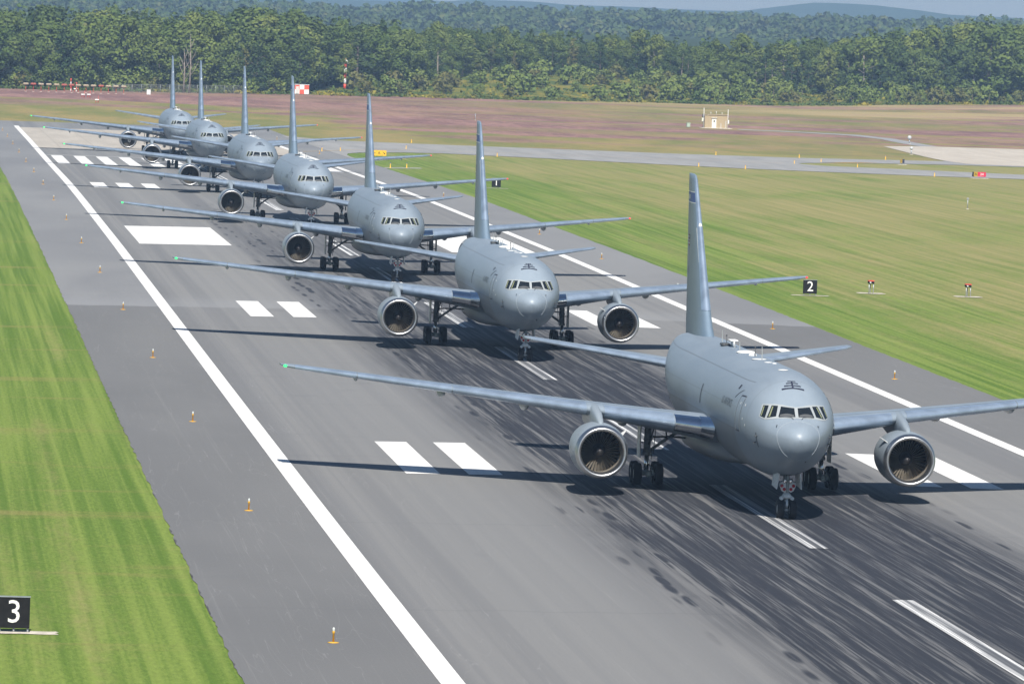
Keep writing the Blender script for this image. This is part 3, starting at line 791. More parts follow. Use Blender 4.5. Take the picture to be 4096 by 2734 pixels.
# cockpit glazing
FRAME_TOP = [(0, 5.665), (.30, 5.70), (.68, 5.765), (1.0, 5.765), (1.30, 5.745), (1.53, 5.715)]
FRAME_BOT = [(0, 5.155), (.45, 5.15), (.92, 5.12), (1.22, 5.07), (1.50, 5.025), (1.72, 5.12)]
m = MB()
for s in (-1, 1):
    def fr(u, v, s=s):
        k = u*(len(FRAME_TOP)-1); i = min(int(k), len(FRAME_TOP)-2); q = k-i
        a = Vector(FRAME_TOP[i]).lerp(Vector(FRAME_TOP[i+1]), q); b = Vector(FRAME_BOT[i]).lerp(Vector(FRAME_BOT[i+1]), q)
        p = a.lerp(b, v); return on_nose(s*p.x, p.y, .012)
    m.patch(fr, 30, 8)
wf = m.build("windscreen_frame", frame_mat, root)
PANES = [[(.08, 5.615), (.71, 5.668), (.885, 5.198), (.078, 5.212)], [(.84, 5.69), (1.12, 5.692), (1.405, 5.112), (.99, 5.208)], [(1.245, 5.682), (1.48, 5.668), (1.665, 5.172), (1.487, 5.092)]]
for pane in PANES:
    for s in (-1, 1):
        m = MB(); m.patch(lambda u, v: on_nose(s*bil(pane, u, v).x, bil(pane, u, v).y, .026), 8, 6)
        pn = m.build("window_pane", dark_glass, root)
# yellowish inner posts seen through the side panes and the glare shield below
for s in (-1, 1):
    for pane, u0, u1 in ((PANES[1], .68, .84), (PANES[2], .70, .88)):
        m = MB(); m.patch(lambda u, v: on_nose(s*bil(pane, u0+(u1-u0)*u, .08+.86*v).x, bil(pane, u0+(u1-u0)*u, .08+.86*v).y, .031), 2, 5)
        m.build("inner_post", cabin, root)
    m = MB(); m.patch(lambda u, v: on_nose(s*bil(PANES[0], .06+.86*u, 1-.035-(.16+.14*math.sin(math.pi*u))*v).x, bil(PANES[0], .06+.86*u, 1-.035-(.16+.14*math.sin(math.pi*u))*v).y, .031), 10, 2)
    m.build("glare_shield", plain("glare_shield_grey", (.075, .08, .085), .7) if s < 0 else bpy.data.materials["glare_shield_grey"], root)
    m = MB(); m.tube([on_nose(s*.20, 5.10, .05), on_nose(s*.28, 5.165, .06), on_nose(s*.55, 5.185, .06), on_nose(s*.86, 5.175, .05)], .014, 5); m.build("wiper", gear_dark, root)
# radome seam ring and small nose fittings
m = MB(); pts = []
for k in range(61):
    a = 2*math.pi*k/60; t = 1.0 - .12*math.cos(a+math.pi/2) + .10*math.sin(a)
    hw, tp, bt, md = section(t); c, sn = math.cos(a), math.sin(a)
    pts.append(Vector((hw*c, t+NOSE, md+(tp-md if sn > 0 else md-bt)*sn)) + Vector((c*.004, -.008, sn*.004)))
m.tube(pts, .009, 4, False); m.build("radome_seam", pale_line, root)
for s in (-1, 1):
    m = MB(); p = on_nose(s*1.0, 4.81, 0); m.tube([p, p+Vector((s*.05, -.09, -.0))], .022, 6); m.tube([p+Vector((s*.05, -.09, 0)), p+Vector((s*.05, -.22, .01))], .018, 6); m.build("air_probe", gear_dark, root)
    for k, (dy, z) in enumerate(((-1.46, 4.19), (-1.15, 3.85))):
        m = MB(); p = on_side(dy, z, s, 0); n = (on_side(dy, z, s, 1)-p); m.tube([p, p+n*.12], .03, 6); m.tube([p+n*.12, p+n*.12+Vector((0, -.22, 0))], .024, 6); m.build("air_probe", gear_dark, root)
    m = MB(); p = on_side(-1.9, 3.9, s, .008); m.patch(lambda u, v: on_side(-1.38+.09*u, 3.62+.72*v, s, .010), 2, 6); m.build("probe_strip", ink_soft, root)
m = MB(); p = on_nose(.42, 3.08, .01); m.ball(p, .045, 8, 6); m.build("belly_port", gear_dark, root)
# refuelling alignment marks on the roof: four bars and a stem
m = MB()
for hwid, y, th in ((.20, -.17, .060), (.295, -.375, .065), (.415, -.59, .070), (.56, -.80, .080)):
    m.patch(lambda u, v: on_top(-hwid+2*hwid*u, y + .10*(abs(2*u-1)**2)*hwid*0 + th*(v-.5)*(1.0+.5*abs(2*u-1)), .012), 16, 1)
m.patch(lambda u, v: on_top(-.045+.09*v, -.80+.63*u, .0135), 10, 1)
m.build("roof_marking", ink, root)
# doors
for s in (-1, 1):
    d = empty
    m = MB(); m.patch(lambda u, v: on_side(1.06+.90*u, 4.20+1.74*v, s, .006), 4, 14); dr = m.build("cabin_door", fus_mat, root)
    m = MB()
    loop = [(1.06, 4.2), (1.96, 4.2), (1.96, 5.94), (1.06, 5.94), (1.06, 4.2)]; P = []
    for (a, b), (c, d2) in zip(loop, loop[1:]): P += [on_side(a+(c-a)*k/10, b+(d2-b)*k/10, s, .012) for k in range(10)]
    P.append(P[0]); m.tube(P, .013, 4, False); m.build("door_seam", seam, dr)
    for z0 in (5.90, 4.20):
        m = MB(); m.patch(lambda u, v: on_side(1.12+.78*u, z0+.06*v, s, .016), 4, 1); m.build("door_gutter", ink, dr)
    m = MB()
    for y, z in ((1.43, 5.53), (.53, 5.49), (.47, 4.82), (.03, 4.54)): m.patch(lambda u, v: on_side(y+.10*u, z+.11*v, s, .014), 1, 1)
    m.build("placard", white_ant, root)
    m = MB(); m.patch(lambda u, v: on_side(3.5+.30*u, 6.16+.20*v, s, .014), 2, 2); m.build("hatch_mark", ink, root)
    m = MB(); m.patch(lambda u, v: on_side(15.0+.35*u, 4.66+1.0*v, s, .012), 2, 8); m.build("emergency_door", ink_soft, root)
    m = MB(); m.patch(lambda u, v: on_side(11.2+.4*u, 2.92+.25*v, s, .012), 2, 2); m.build("vent", gear_dark, root)
    m = MB(); m.tube([on_side(2.2+.12*k, 6.18-.02*k-.003*k*k, s, .012) for k in range(10)], .012, 4); m.build("drip_rail", seam, root)
    text_mesh("service_name", "U.S. AIR FORCE", .52, ink_soft, root, lambda u, v: on_side(5.4+u*(1 if s > 0 else -1)*-1*(-1 if s > 0 else -1) if False else 5.4 + (u if s > 0 else -u), 5.40+v, s, .014), cut=1)
# roof aerials
def blade(y, h, x=0, w=.34):
    m = MB(); z = fz(x, y)
    m.loft([[(x-.03, y, z-.02), (x, y-w*.5, z-.02), (x+.03, y, z-.02), (x, y+w*.5, z-.02)], [(x-.012, y+.12, z+h), (x, y-.02, z+h), (x+.012, y+.12, z+h), (x, y+.26, z+h)]], True, True, False); m.build("blade_aerial", white_ant, root)
for y, h in ((26.0, .62), (19.0, .42), (20.9, .36), (10.5, .66)): blade(y, h)
for y, r_, sq, x in ((16.6, .52, .22, 0), (14.0, .22, .6, 0), (10.9, .40, .08, -.1), (8.2, .22, .12, 0), (7.4, .13, .3, .2), (2.85, .27, .12, 0)):
    m = MB(); m.ball((x, y, fz(x, y)), r_, 16, 8, sq); m.build("aerial_dome", white_ant, root)
m = MB(); z = fz(0, 21.6); m.box((0, 21.7, z+.34), (.42, 1.1, .08), bev=.03); m.tube([(0, 21.2, z), (0, 21.2, z+.32)], .05, 6); m.tube([(0, 22.2, z), (0, 22.2, z+.32)], .05, 6); m.build("aerial_plate", white_ant, root)
m = MB(); m.box((-.25, 22.9, z+.05), (.5, .9, .14), bev=.05); m.build("roof_scoop", gear_dark, root)
for y in (24.6, 13.4):
    m = MB(); m.tube([(.05, y, fz(0, y)-.02), (.05, y+.1, fz(0, y)+.42)], .02, 5); m.ball((.05, y+.1, fz(0, y)+.44), .05, 6, 4); m.build("whip_aerial", gear_dark, root)

# aerofoils
def foil(n=15):
    P = []
    for i in range(n+1):
        u = (i/n)**1.6; P.append(u)
    return P
US = foil()
def thick(u): return 5*(.2969*math.sqrt(u)-.126*u-.3516*u*u+.2843*u**3-.1036*u**4)
def wing_ring(st, s):
    x, le, te, z, tc, tz = st; c = te-le; R = []
    up = [(u, thick(u)*tc*c*1.02) for u in reversed(US)]; lo = [(u, -thick(u)*tc*c*.98) for u in US[1:-1]]
    for u, h in up+lo: R.append((s*x, le+u*c, z + tz*u + h))
    return R
def lerp_st(sts, k):
    i = min(int(k), len(sts)-2); q = k-i; return [a+(b-a)*q for a, b in zip(sts[i], sts[i+1])]
WING = [(1.2, 10.0, 21.5, 3.42, .135, -.40), (2.5, 11.1, 21.6, 3.60, .130, -.38), (5.2, 12.95, 21.8, 3.86, .118, -.30), (7.92, 14.85, 22.1, 4.12, .108, -.22), (12, 17.6, 23.5, 4.44, .102, -.15), (16, 20.3, 24.9, 4.76, .10, -.1), (20, 23.0, 26.35, 5.07, .10, -.06), (22.9, 24.95, 27.4, 5.29, .098, -.03), (23.45, 25.5, 27.6, 5.33, .085, -.02), (23.72, 26.2, 27.68, 5.35, .05, -.01)]
def le_strip(st, s, u_max, out, nup=5, nlo=4):
    x, le, te, z, tc, tz = st; c = te-le; R = []
    us = [u_max*(1-i/nup)**1.7 for i in range(nup)]; ul = [u_max*.8*(i/nlo)**1.7 for i in range(nlo+1)]
    for u in us: R.append((s*x, le+u*c-out*(1-u/u_max), z+tz*u+thick(u)*tc*c*1.02+out))
    for u in ul: R.append((s*x, le+u*c-out*(1-u/u_max), z+tz*u-thick(u)*tc*c*.98-(out if u > 0 else 0)))
    return R
for s in (-1, 1):
    m = MB(); m.loft([wing_ring(st, s) for st in WING], True, True); w = m.build("wing", grey, root)
    # polished leading edge in slat lengths
    for a, b, um, mt in ((1.05, 1.6, .085, polished), (1.62, 2.86, .095, slat_blue), (3.12, 4.75, .13, slat_blue), (4.77, 5.95, .14, slat_blue), (5.97, 7.2, .15, slat_blue)):
        m = MB(); m.loft([le_strip(lerp_st(WING, a+(b-a)*k/6), s, um, .016) for k in range(7)], False, False); m.build("leading_edge_slat", mt, w)
    # root strake
    m = MB(); m.loft([le_strip((2.35, 10.15, 21.6, 3.62, .128, -.38), s, .10, .02), le_strip((2.62, 10.75, 21.6, 3.62, .128, -.38), s, .10, .03), le_strip((2.9, 11.25, 21.6, 3.65, .128, -.38), s, .10, .025)], False, False); m.build("root_strake", polished, w)
    # flap track fairings
    for x, L, rr in ((5.9, 3.6, .34), (11.0, 3.6, .30), (15.3, 3.2, .27), (19.7, 1.5, .15)):
        st = lerp_st(WING, next(i + (x-WING[i][0])/(WING[i+1][0]-WING[i][0]) for i in range(len(WING)-1) if WING[i][0] <= x <= WING[i+1][0]))
        c = st[2]-st[1]; zc = st[3] - .30*st[4]*c - rr*.75
        rings = []
        for k in range(11):
            q = k/10; rad = rr*max(.03, math.sin(math.pi*min(1, .04+q*.96))**.7)
            rings.append([(s*x+rad*.8*math.cos(a), st[2]-L*.8+L*q, zc-.12*q+rad*1.15*math.sin(a)) for a in (2*math.pi*j/12 for j in range(12))])
        m = MB(); m.loft(rings, True, True); m.build("flap_track_fairing", under, w)
    # tip lamp
    m = MB(); m.ball((s*23.5, 25.56, 5.33), .105, 10, 8, .7); m.build("tip_lamp", nav_green if s < 0 else nav_red, w)
    # spoiler and flap seams on the upper skin
    for ks, u in (((1.3, 7.0), .70), ((1.3, 7.0), .17)):
        P = []
        for k in range(25):
            st = lerp_st(WING, ks[0]+(ks[1]-ks[0])*k/24); c = st[2]-st[1]
            P.append((s*st[0], st[1]+u*c, st[3]+st[5]*u+thick(u)*st[4]*c*1.02+.006))
        m = MB(); m.tube(P, .006, 4, False); m.build("wing_seam", seam, w)
# tailplanes
TAIL = [(.6, 33.2, 39.6, 5.35, .10, 0), (1.6, 34.0, 40.0, 5.47, .10, 0), (5.0, 36.6, 41.0, 5.90, .09, 0), (8.9, 39.6, 42.05, 6.38, .085, 0), (9.25, 40.1, 42.15, 6.42, .06, 0)]
for s in (-1, 1):
    m = MB(); m.loft([wing_ring(st, s) for st in TAIL], True, True); w = m.build("tailplane", grey, root)
    m = MB(); m.loft([le_strip(lerp_st(TAIL, .5+2.6*k/6), s, .10, .012) for k in range(7)], False, False); m.build("leading_edge", slat_blue, w)
# fin
FIN = [(6.6, 30.2, 41.55, .088), (7.25, 31.0, 41.65, .088), (7.7, 31.75, 41.7, .088), (8.6, 32.65, 41.8, .088), (12.2, 36.05, 42.15, .085), (15.55, 39.25, 42.5, .08), (15.78, 39.6, 42.5, .07), (15.86, 40.2, 42.45, .04)]
def fin_ring(st):
    z, le, te, tc = st; c = te-le; R = []
    for u in reversed(US): R.append((thick(u)*tc*c, le+u*c, z))
    for u in US[1:-1]: R.append((-thick(u)*tc*c, le+u*c, z))
    return R
def fin_at(z, y, s, off):
    for a, b in zip(FIN, FIN[1:]):
        if a[0] <= z <= b[0]:
            q = (z-a[0])/(b[0]-a[0]); st = [p+(r_-p)*q for p, r_ in zip(a, b)]; break
    c = st[2]-st[1]; u = min(1, max(0, (y-st[1])/c)); return Vector((s*(thick(u)*st[3]*c+off), y, z))
m = MB(); m.loft([fin_ring(st) for st in FIN], True, True); fin = m.build("tail_fin", fin_grey, root)
def fin_strip(st, um, out):
    z, le, te, tc = st; c = te-le; us = [um*(1-i/5)**1.7 for i in range(5)]
    return [(thick(u)*tc*c+out, le+u*c-out*(1-u/um), z) for u in us] + [(0, le-out, z)] + [(-thick(u)*tc*c-out, le+u*c-out*(1-u/um), z) for u in reversed(us)]
m = MB(); m.loft([fin_strip(lerp_st(FIN, 3.0+2.05*k/8), .06, .010) for k in range(9)], False); m.build("leading_edge", slat_blue, fin)
stripe_blue = plain("stripe_blue", (.05, .10, .33), .5); flag_red = plain("flag_red", (.38, .05, .06), .55); flag_blue = plain("flag_blue", (.05, .06, .16), .55)
for s in (-1, 1):
    def fin_quad(m, z0, z1, ya, yb, off, nu=4): m.patch(lambda u, v: fin_at(z0+(z1-z0)*v, ya(z0+(z1-z0)*v)+(yb(z0+(z1-z0)*v)-ya(z0+(z1-z0)*v))*u, s, off), nu, 3)
    le = lambda z: lerp_tab([(st[0], st[1]) for st in FIN], z); te = lambda z: lerp_tab([(st[0], st[2]) for st in FIN], z)
    m = MB(); fin_quad(m, 14.30, 14.84, lambda z: le(z)+.32, lambda z: te(z)-.25, .008, 8); m.build("fin_band", stripe_blue, fin)
    m = MB()
    for z in (14.25, 14.84): fin_quad(m, z, z+.055, lambda z: le(z)+.30, lambda z: te(z)-.2, .011, 8)
    fin_quad(m, 14.44, 14.70, lambda z: te(z)-1.75, lambda z: te(z)-.95, .011, 4)
    m.build("fin_band_trim", white_ant, fin)
    m = MB()
    for k in range(7): fin_quad(m, 11.87+.088*k, 11.87+.088*(k+1), lambda z: te(z)-2.5, lambda z: te(z)-(1.35), .008)
    fl = m.build("tail_flag", flag_red, fin)
    m = MB()
    for k in (1, 3, 5): fin_quad(m, 11.87+.088*k, 11.87+.088*(k+1), lambda z: te(z)-2.5, lambda z: te(z)-1.35, .011)
    m.build("flag_stripe", white_ant, fl)
    m = MB(); fin_quad(m, 12.17, 12.486, lambda z: te(z)-2.5, lambda z: te(z)-2.02, .014, 2); m.build("flag_canton", flag_blue, fl)
    text_mesh("tail_number", "052", .55, ink_soft, fin, lambda u, v: fin_at(10.5+v*.9, te(10.5)-1.9+(u if s > 0 else -u), s, .012))
    m = MB(); fin_quad(m, 11.1, 12.95, lambda z: le(z)+.34, lambda z: le(z)+.46, .009, 1); m.build("fin_edge_strip", white_ant, fin)
    m = MB(); m.tube([fin_at(z, te(z)-2.0+.0*z, s, .004) for z in (8.2, 10, 11.5, 13, 14.2, 15.4)], .012, 4, False); m.build("rudder_seam", seam, fin)
m = MB(); m.ball((0, 36.95, 13.05), .10, 8, 6, 1.8); m.build("fin_lamp", white_ant, fin)
# refuelling boom under the tail
m = MB(); m.tube([(0, 30.5, 2.0), (0, 36, 2.75), (0, 42.2, 4.6)], [.16, .15, .10], 10); m.tube([(0, 42.2, 4.6), (0, 44.2, 5.2)], [.07, .05], 8); bo = m.build("refuelling_boom", grey, root)
for s in (-1, 1):
    m = MB(); m.loft([[(s*.1, 39.2, 3.75), (s*.1, 40.1, 4.0), (s*.1, 40.1, 4.04), (s*.1, 39.2, 3.79)], [(s*1.2, 39.9, 4.35), (s*1.2, 40.4, 4.5), (s*1.2, 40.4, 4.53), (s*1.2, 39.9, 4.38)]], True, True, False); m.build("boom_vane", grey, bo)

# engines
EX, EY, EZ = 8.0, 11.1, 2.22
for s in (-1, 1):
    o3 = (s*EX, EY, EZ); e = None
    m = MB(); m.revolve([(.40, 1.365), (.7, 1.41), (1.2, 1.435), (2.0, 1.43), (3.0, 1.39), (3.9, 1.30), (4.6, 1.19), (4.62, 1.15), (4.2, 1.13)], o3, 'y', 56); e = m.build("engine_nacelle", under, root)
    m = MB(); m.revolve([(.62, 1.052), (.35, 1.06), (.16, 1.09), (.05, 1.135), (0, 1.195), (.03, 1.255), (.12, 1.305), (.25, 1.34), (.40, 1.367)], o3, 'y', 56); m.build("inlet_lip", polished_lip, e)
    m = MB(); m.revolve([(.62, 1.052), (.9, 1.06), (1.25, 1.085), (1.75, 1.10)], o3, 'y', 56); m.build("inlet_liner", liner, e)
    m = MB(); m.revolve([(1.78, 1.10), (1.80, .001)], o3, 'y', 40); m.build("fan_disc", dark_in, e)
    m = MB()
    for k in range(36):
        a0 = 2*math.pi*k/36
        def bl(u, v, a0=a0):
            r_ = .34+.75*u; tw = .10+.22*u; a = a0+(v-.5)*(.17-.05*u)
            return (o3[0]+r_*math.cos(a), EY+1.62-(v-.5)*tw*1.1, EZ+r_*math.sin(a))
        m.patch(bl, 4, 2)
    m.build("fan_blades", fan_metal, e, fix=False)
    m = MB(); m.revolve([(.98, .001), (1.03, .10), (1.2, .22), (1.42, .31), (1.62, .36)], o3, 'y', 28); m.build("spinner", plain("spinner_grey", (.035, .035, .04), .4) if s < 0 else bpy.data.materials["spinner_grey"], e)
    m = MB(); m.revolve([(3.9, .95), (4.6, .90), (5.4, .72), (6.0, .58), (6.0, .50), (5.8, .48)], o3, 'y', 32); m.revolve([(5.2, .42), (6.0, .36), (6.9, .001)], o3, 'y', 24); m.build("core_nozzle", exhaust, e)
    # strake on the inner flank
    a = math.radians(38 if s < 0 else 142); ca, sa = math.cos(a), math.sin(a); r0 = 1.41
    P = [(o3[0]+ca*r0, EY+.75, EZ+sa*r0), (o3[0]+ca*r0, EY+1.75, EZ+sa*(r0+.02)), (o3[0]+ca*(r0+.34), EY+1.7, EZ+sa*(r0+.34)), (o3[0]+ca*(r0+.30), EY+1.35, EZ+sa*(r0+.30))]
    m = MB(); dx, dz = -sa*.012, ca*.012
    m.loft([[(x+dx, y, z+dz) for x, y, z in P], [(x-dx, y, z-dz) for x, y, z in P]], True, True, False); m.build("nacelle_strake", white_ant, e)
    # pylon
    prof = [(11.75, 3.50, .05), (12.3, 3.80, .15), (13.5, 4.10, .21), (15.0, 4.34, .24), (15.9, 4.45, .24), (19.6, 3.95, .16), (20.6, 3.82, .03)]
    low = [(11.75, 3.45, .05), (12.3, 3.3, .15), (13.5, 3.2, .21), (15.0, 3.1, .24), (15.9, 3.0, .24), (19.6, 3.35, .16), (20.6, 3.75, .03)]
    rings = []
    for (y, zt, hw), (_, zb, _) in zip(prof, low):
        rings.append([(s*EX-hw, y, zb), (s*EX+hw, y, zb), (s*EX+hw, y, zt-.1), (s*EX+hw*.6, y, zt), (s*EX-hw*.6, y, zt), (s*EX-hw, y, zt-.1)])
    m = MB(); m.loft(rings, True, True); m.build("engine_pylon", under, root)

# landing gear
def wheel(m, c, r_, w):
    cx, cy, cz = c
    m.revolve([(-w*.36, r_*.52), (-w*.44, r_*.60), (-w*.5, r_*.78), (-w*.44, r_*.94), (-w*.30, r_*.995), (0, r_), (w*.30, r_*.995), (w*.44, r_*.94), (w*.5, r_*.78), (w*.44, r_*.60), (w*.36, r_*.52)], (cx, cy, cz), 'x', 32)
def wheel_hub(m, c, r_, w):
    m.revolve([(-w*.40, .001), (-w*.42, r_*.2), (-w*.30, r_*.3), (-w*.36, r_*.53), (w*.36, r_*.53), (w*.30, r_*.3), (w*.42, r_*.2), (w*.40, .001)], c, 'x', 20)
for s in (-1, 1):
    gx, gy = s*4.65, 19.69
    g = empty("main_gear"); g.parent = root; g.location = (0, 0, 0)
    m = MB(); m.tube([(gx, gy, 1.55), (gx-s*.06, gy+.05, 3.75)], .19, 14); m.revolve([(1.52, .21), (1.60, .23), (1.68, .21)], (gx, gy, 0), 'z', 14); m.revolve([(2.3, .22), (2.36, .24), (2.44, .2)], (gx-s*.03, gy, 0), 'z', 14); m.build("strut", gear_grey, g)
    m = MB(); m.tube([(gx, gy, .55), (gx, gy, 1.56)], .125, 12); m.build("piston", chrome, g)
    m = MB(); m.tube([(gx, gy-1.0, .585), (gx, gy, .62), (gx, gy+1.0, .585)], [.11, .18, .11], 10)
    for q in (-.71, .71): m.tube([(gx-.62, gy+q, .585), (gx+.62, gy+q, .585)], .085, 10)
    for q in (-1, 1): m.box((gx+q*.25, gy-.75, .68), (.12, .3, .26), bev=.03); m.tube([(gx+q*.2, gy-.7, .9), (gx+q*.12, gy-.1, 1.05)], .04, 6)
    m.box((gx, gy-.98, .60), (.30, .16, .30), bev=.05); m.build("bogie_beam", plain("bogie_grey", (.36, .40, .40), .5, .2, .35, 8) if s < 0 else bpy.data.materials["bogie_grey"], g)
    m = MB(); m.tube([(gx, gy+.22, .75), (gx, gy+.62, 1.15), (gx, gy+.24, 1.7)], .06, 8); m.build("torque_link", gear_grey, g)
    m = MB(); m.tube([(gx-s*.12, gy, 1.75), (s*3.55, gy+.1, 2.45), (s*2.5, gy+.2, 3.1)], .085, 10); m.build("side_brace", gear_grey, g)
    m = MB(); m.tube([(gx-s*.1, gy-.1, 2.5), (s*3.4, gy-.3, 2.55), (s*2.6, gy-.2, 2.5)], .05, 8); m.tube([(gx-s*.05, gy-.2, 2.1), (gx-s*.35, gy-.8, 3.3)], .045, 8); m.tube([(gx-s*.3, gy-.25, 1.6), (gx-s*.42, gy-.3, 3.2)], .022, 6); m.tube([(gx-s*.22, gy-.22, 1.3), (gx-s*.25, gy-.22, 3.4)], .018, 6); m.tube([(s*3.6, gy, 2.4), (s*3.75, gy, 3.3)], .04, 6); m.build("hydraulic_lines", gear_dark, g)
    m = MB(); m.box((gx+s*.42, gy+.05, 2.45), (.07, 1.25, 2.1), bev=.03); m.tube([(gx+s*.18, gy, 2.2), (gx+s*.42, gy, 2.2)], .04, 6); m.build("gear_door", gear_white, g)
    for q in (-.71, .71):
        for k in (-.57, .57):
            m = MB(); wheel(m, (gx+k, gy+q, .585), .585, .44); m.build("tyre", tyre, g)
            m = MB(); wheel_hub(m, (gx+k, gy+q, .585), .585, .44); m.build("wheel_hub", hub, g)
g = empty("nose_gear"); g.parent = root
m = MB(); m.tube([(0, .0, 1.05), (0, .12, 2.5)], .125, 14); m.revolve([(1.0, .14), (1.06, .20), (1.22, .20), (1.28, .14)], (0, .01, 0), 'z', 16); m.build("strut", gear_white, g)
m = MB(); m.tube([(0, 0, .40), (0, 0, 1.05)], .085, 12); m.build("piston", chrome, g)
m = MB(); m.box((0, -.16, 1.13), (.36, .22, .20), bev=.04)
for k in (-1, 1): m.tube([(k*.27, -.18, 1.02), (k*.27, .12, 1.02)], [.09, .09], 10); m.tube([(k*.12, 0, 1.2), (k*.27, 0, 1.06)], .05, 8)
m.build("steering_collar", gear_white, g)
m = MB(); m.tube([(0, -.12, .98), (0, -.34, .72), (0, -.10, .50)], .055, 8); m.ball((0, -.13, .66), .085, 10, 8); m.box((0, -.10, .44), (.22, .16, .10), bev=.03); m.build("torque_link", gear_white, g)
m = MB(); m.tube([(-.42, 0, .47), (.42, 0, .47)], .06, 10); m.build("axle", gear_grey, g)
m = MB(); m.tube([(0, .1, 1.5), (0, 1.6, 2.3)], .06, 8); m.tube([(-.02, -.1, 1.3), (-.05, -.05, 2.3)], .02, 6); m.tube([(.06, -.12, 1.3), (.1, -.05, 2.3)], .016, 6); m.build("drag_brace", gear_grey, g)
for k in (-.31, .31):
    m = MB(); wheel(m, (k, 0, .47), .47, .36); m.build("tyre", tyre, g)
    m = MB(); wheel_hub(m, (k, 0, .47), .47, .36); m.build("wheel_hub", gear_white, g)
for k in (-1, 1):
    pl = MB(); P = [(-.40, 1.80), (-.22, 1.86), (-.10, 1.78), (-.06, 1.42), (-.16, 1.32), (-.30, 1.40), (-.42, 1.66)]
    P = [(k*x, z) for x, z in P]; pl.loft([[(x, -.24, z) for x, z in P], [(x, -.18, z) for x, z in P]], True, True, False); pl = pl.build("lamp_bracket", gear_white, g)
    for x, z in ((.29, 1.655), (.165, 1.485)):
        m = MB(); m.revolve([(0, .001), (0, .080), (.10, .085)], (k*x, -.285, z), 'y', 18); m.build("lamp_cover", lens_red, pl)
    m = MB(); m.ball((k*.15, -.20, 1.90), .125, 16, 10); m.build("landing_lamp", chrome, g)
    m = MB(); m.loft([[(k*.50, -.9, 2.30), (k*.50, 1.1, 2.30), (k*.545, 1.1, 2.30), (k*.545, -.9, 2.30)], [(k*.60, -.75, 1.52), (k*.60, .9, 1.60), (k*.645, .9, 1.60), (k*.645, -.75, 1.52)]], True, True, False); m.build("gear_door", gear_white, g)
for o in [c for c in C.objects if c.parent in (g,) or (c.parent and c.parent.name.startswith('main_gear'))]: pass

PL = [(.79, 299.06, 'foremost grey tanker aircraft, nose and both engines large at the right'),
      (.27, 424.62, 'second grey tanker aircraft, directly behind the foremost one'),
      (.05, 536.4, 'third grey tanker aircraft, flying no flag, middle of the picture'),
      (.0, 653.7, 'fourth grey tanker aircraft counted back from the foremost one'),
      (.0, 755.5, 'fifth grey tanker aircraft counted back, third from the rear'),
      (.0, 877.8, 'second to last grey tanker aircraft near the threshold stripes'),
      (.0, 978.5, 'rearmost grey tanker aircraft on the line, smallest in view')]
PL[2] = (PL[2][0], PL[2][1], 'third grey tanker aircraft, its nose wheels just before a centre dash')
tree_index = {}
for c in list(C.objects):
    if c.parent: tree_index.setdefault(c.parent.name, []).append(c)
planes = []
for k, (x, y, lab) in enumerate(PL):
    o = root if k == 0 else copy_tree(root, None, tree_index)
    z0, z1 = G(x, y)+.03, G(x, y+19.69)+.03
    o.location = (x, y, z0); o.rotation_euler = (math.atan2(z1-z0, 19.69), 0, 0)
    tag(o, lab, 'aircraft', 'tanker aircraft lined up on the runway'); planes.append(o)

# ------------------------------------------------------------------ woods and hills
def leaf_mat(name, cols, rough=.75):
    t = NT(name); rd = t.rand(); n = t.noise((.22, .22, .22), 3, .6); n2 = t.noise((1.1, 1.1, 1.1), 2, .6, 0, (3, 3, 3))
    c = t.mix(t.ramp(rd, .0, 1.0, 0, 1, False), cols[0], cols[1])
    c = t.mix(t.math('MULTIPLY', t.ramp(n, .40, .68), .75), c, cols[2])
    c = t.mix(t.math('MULTIPLY', t.ramp(n2, .5, .75), .5), c, tuple(v*.55 for v in cols[0]))
    t.color(c); t.b.inputs['Subsurface Weight'].default_value = 0
    m = t.fin(rough, 0, .12)
    return m
leaf_dark = leaf_mat("leaf_dark", [(0.051, 0.087, 0.023), (0.087, 0.123, 0.029), (0.118, 0.156, 0.038)])
leaf_mid = leaf_mat("leaf_mid", [(0.074, 0.118, 0.027), (0.115, 0.156, 0.036), (0.151, 0.189, 0.046)])
leaf_light = leaf_mat("leaf_light", [(0.115, 0.158, 0.034), (0.156, 0.191, 0.044), (0.195, 0.222, 0.055)])
leaf_olive = leaf_mat("leaf_olive", [(.110, .125, .035), (.150, .140, .045), (.185, .170, .055)])
leaf_pine = leaf_mat("leaf_pine", [(0.033, 0.065, 0.023), (0.061, 0.094, 0.032), (0.084, 0.120, 0.040)])
leaf_gold = leaf_mat("leaf_gold", [(.20, .19, .030), (.34, .27, .030), (.42, .33, .040)])
leaf_lime = leaf_mat("leaf_lime", [(.115, .165, .040), (.155, .200, .046), (.19, .215, .05)])
bark = plain("bark", (.13, .105, .085), .9, var=.3)
birch = plain("pale_bark", (.26, .225, .185), .85, var=.25, vs=1.5)

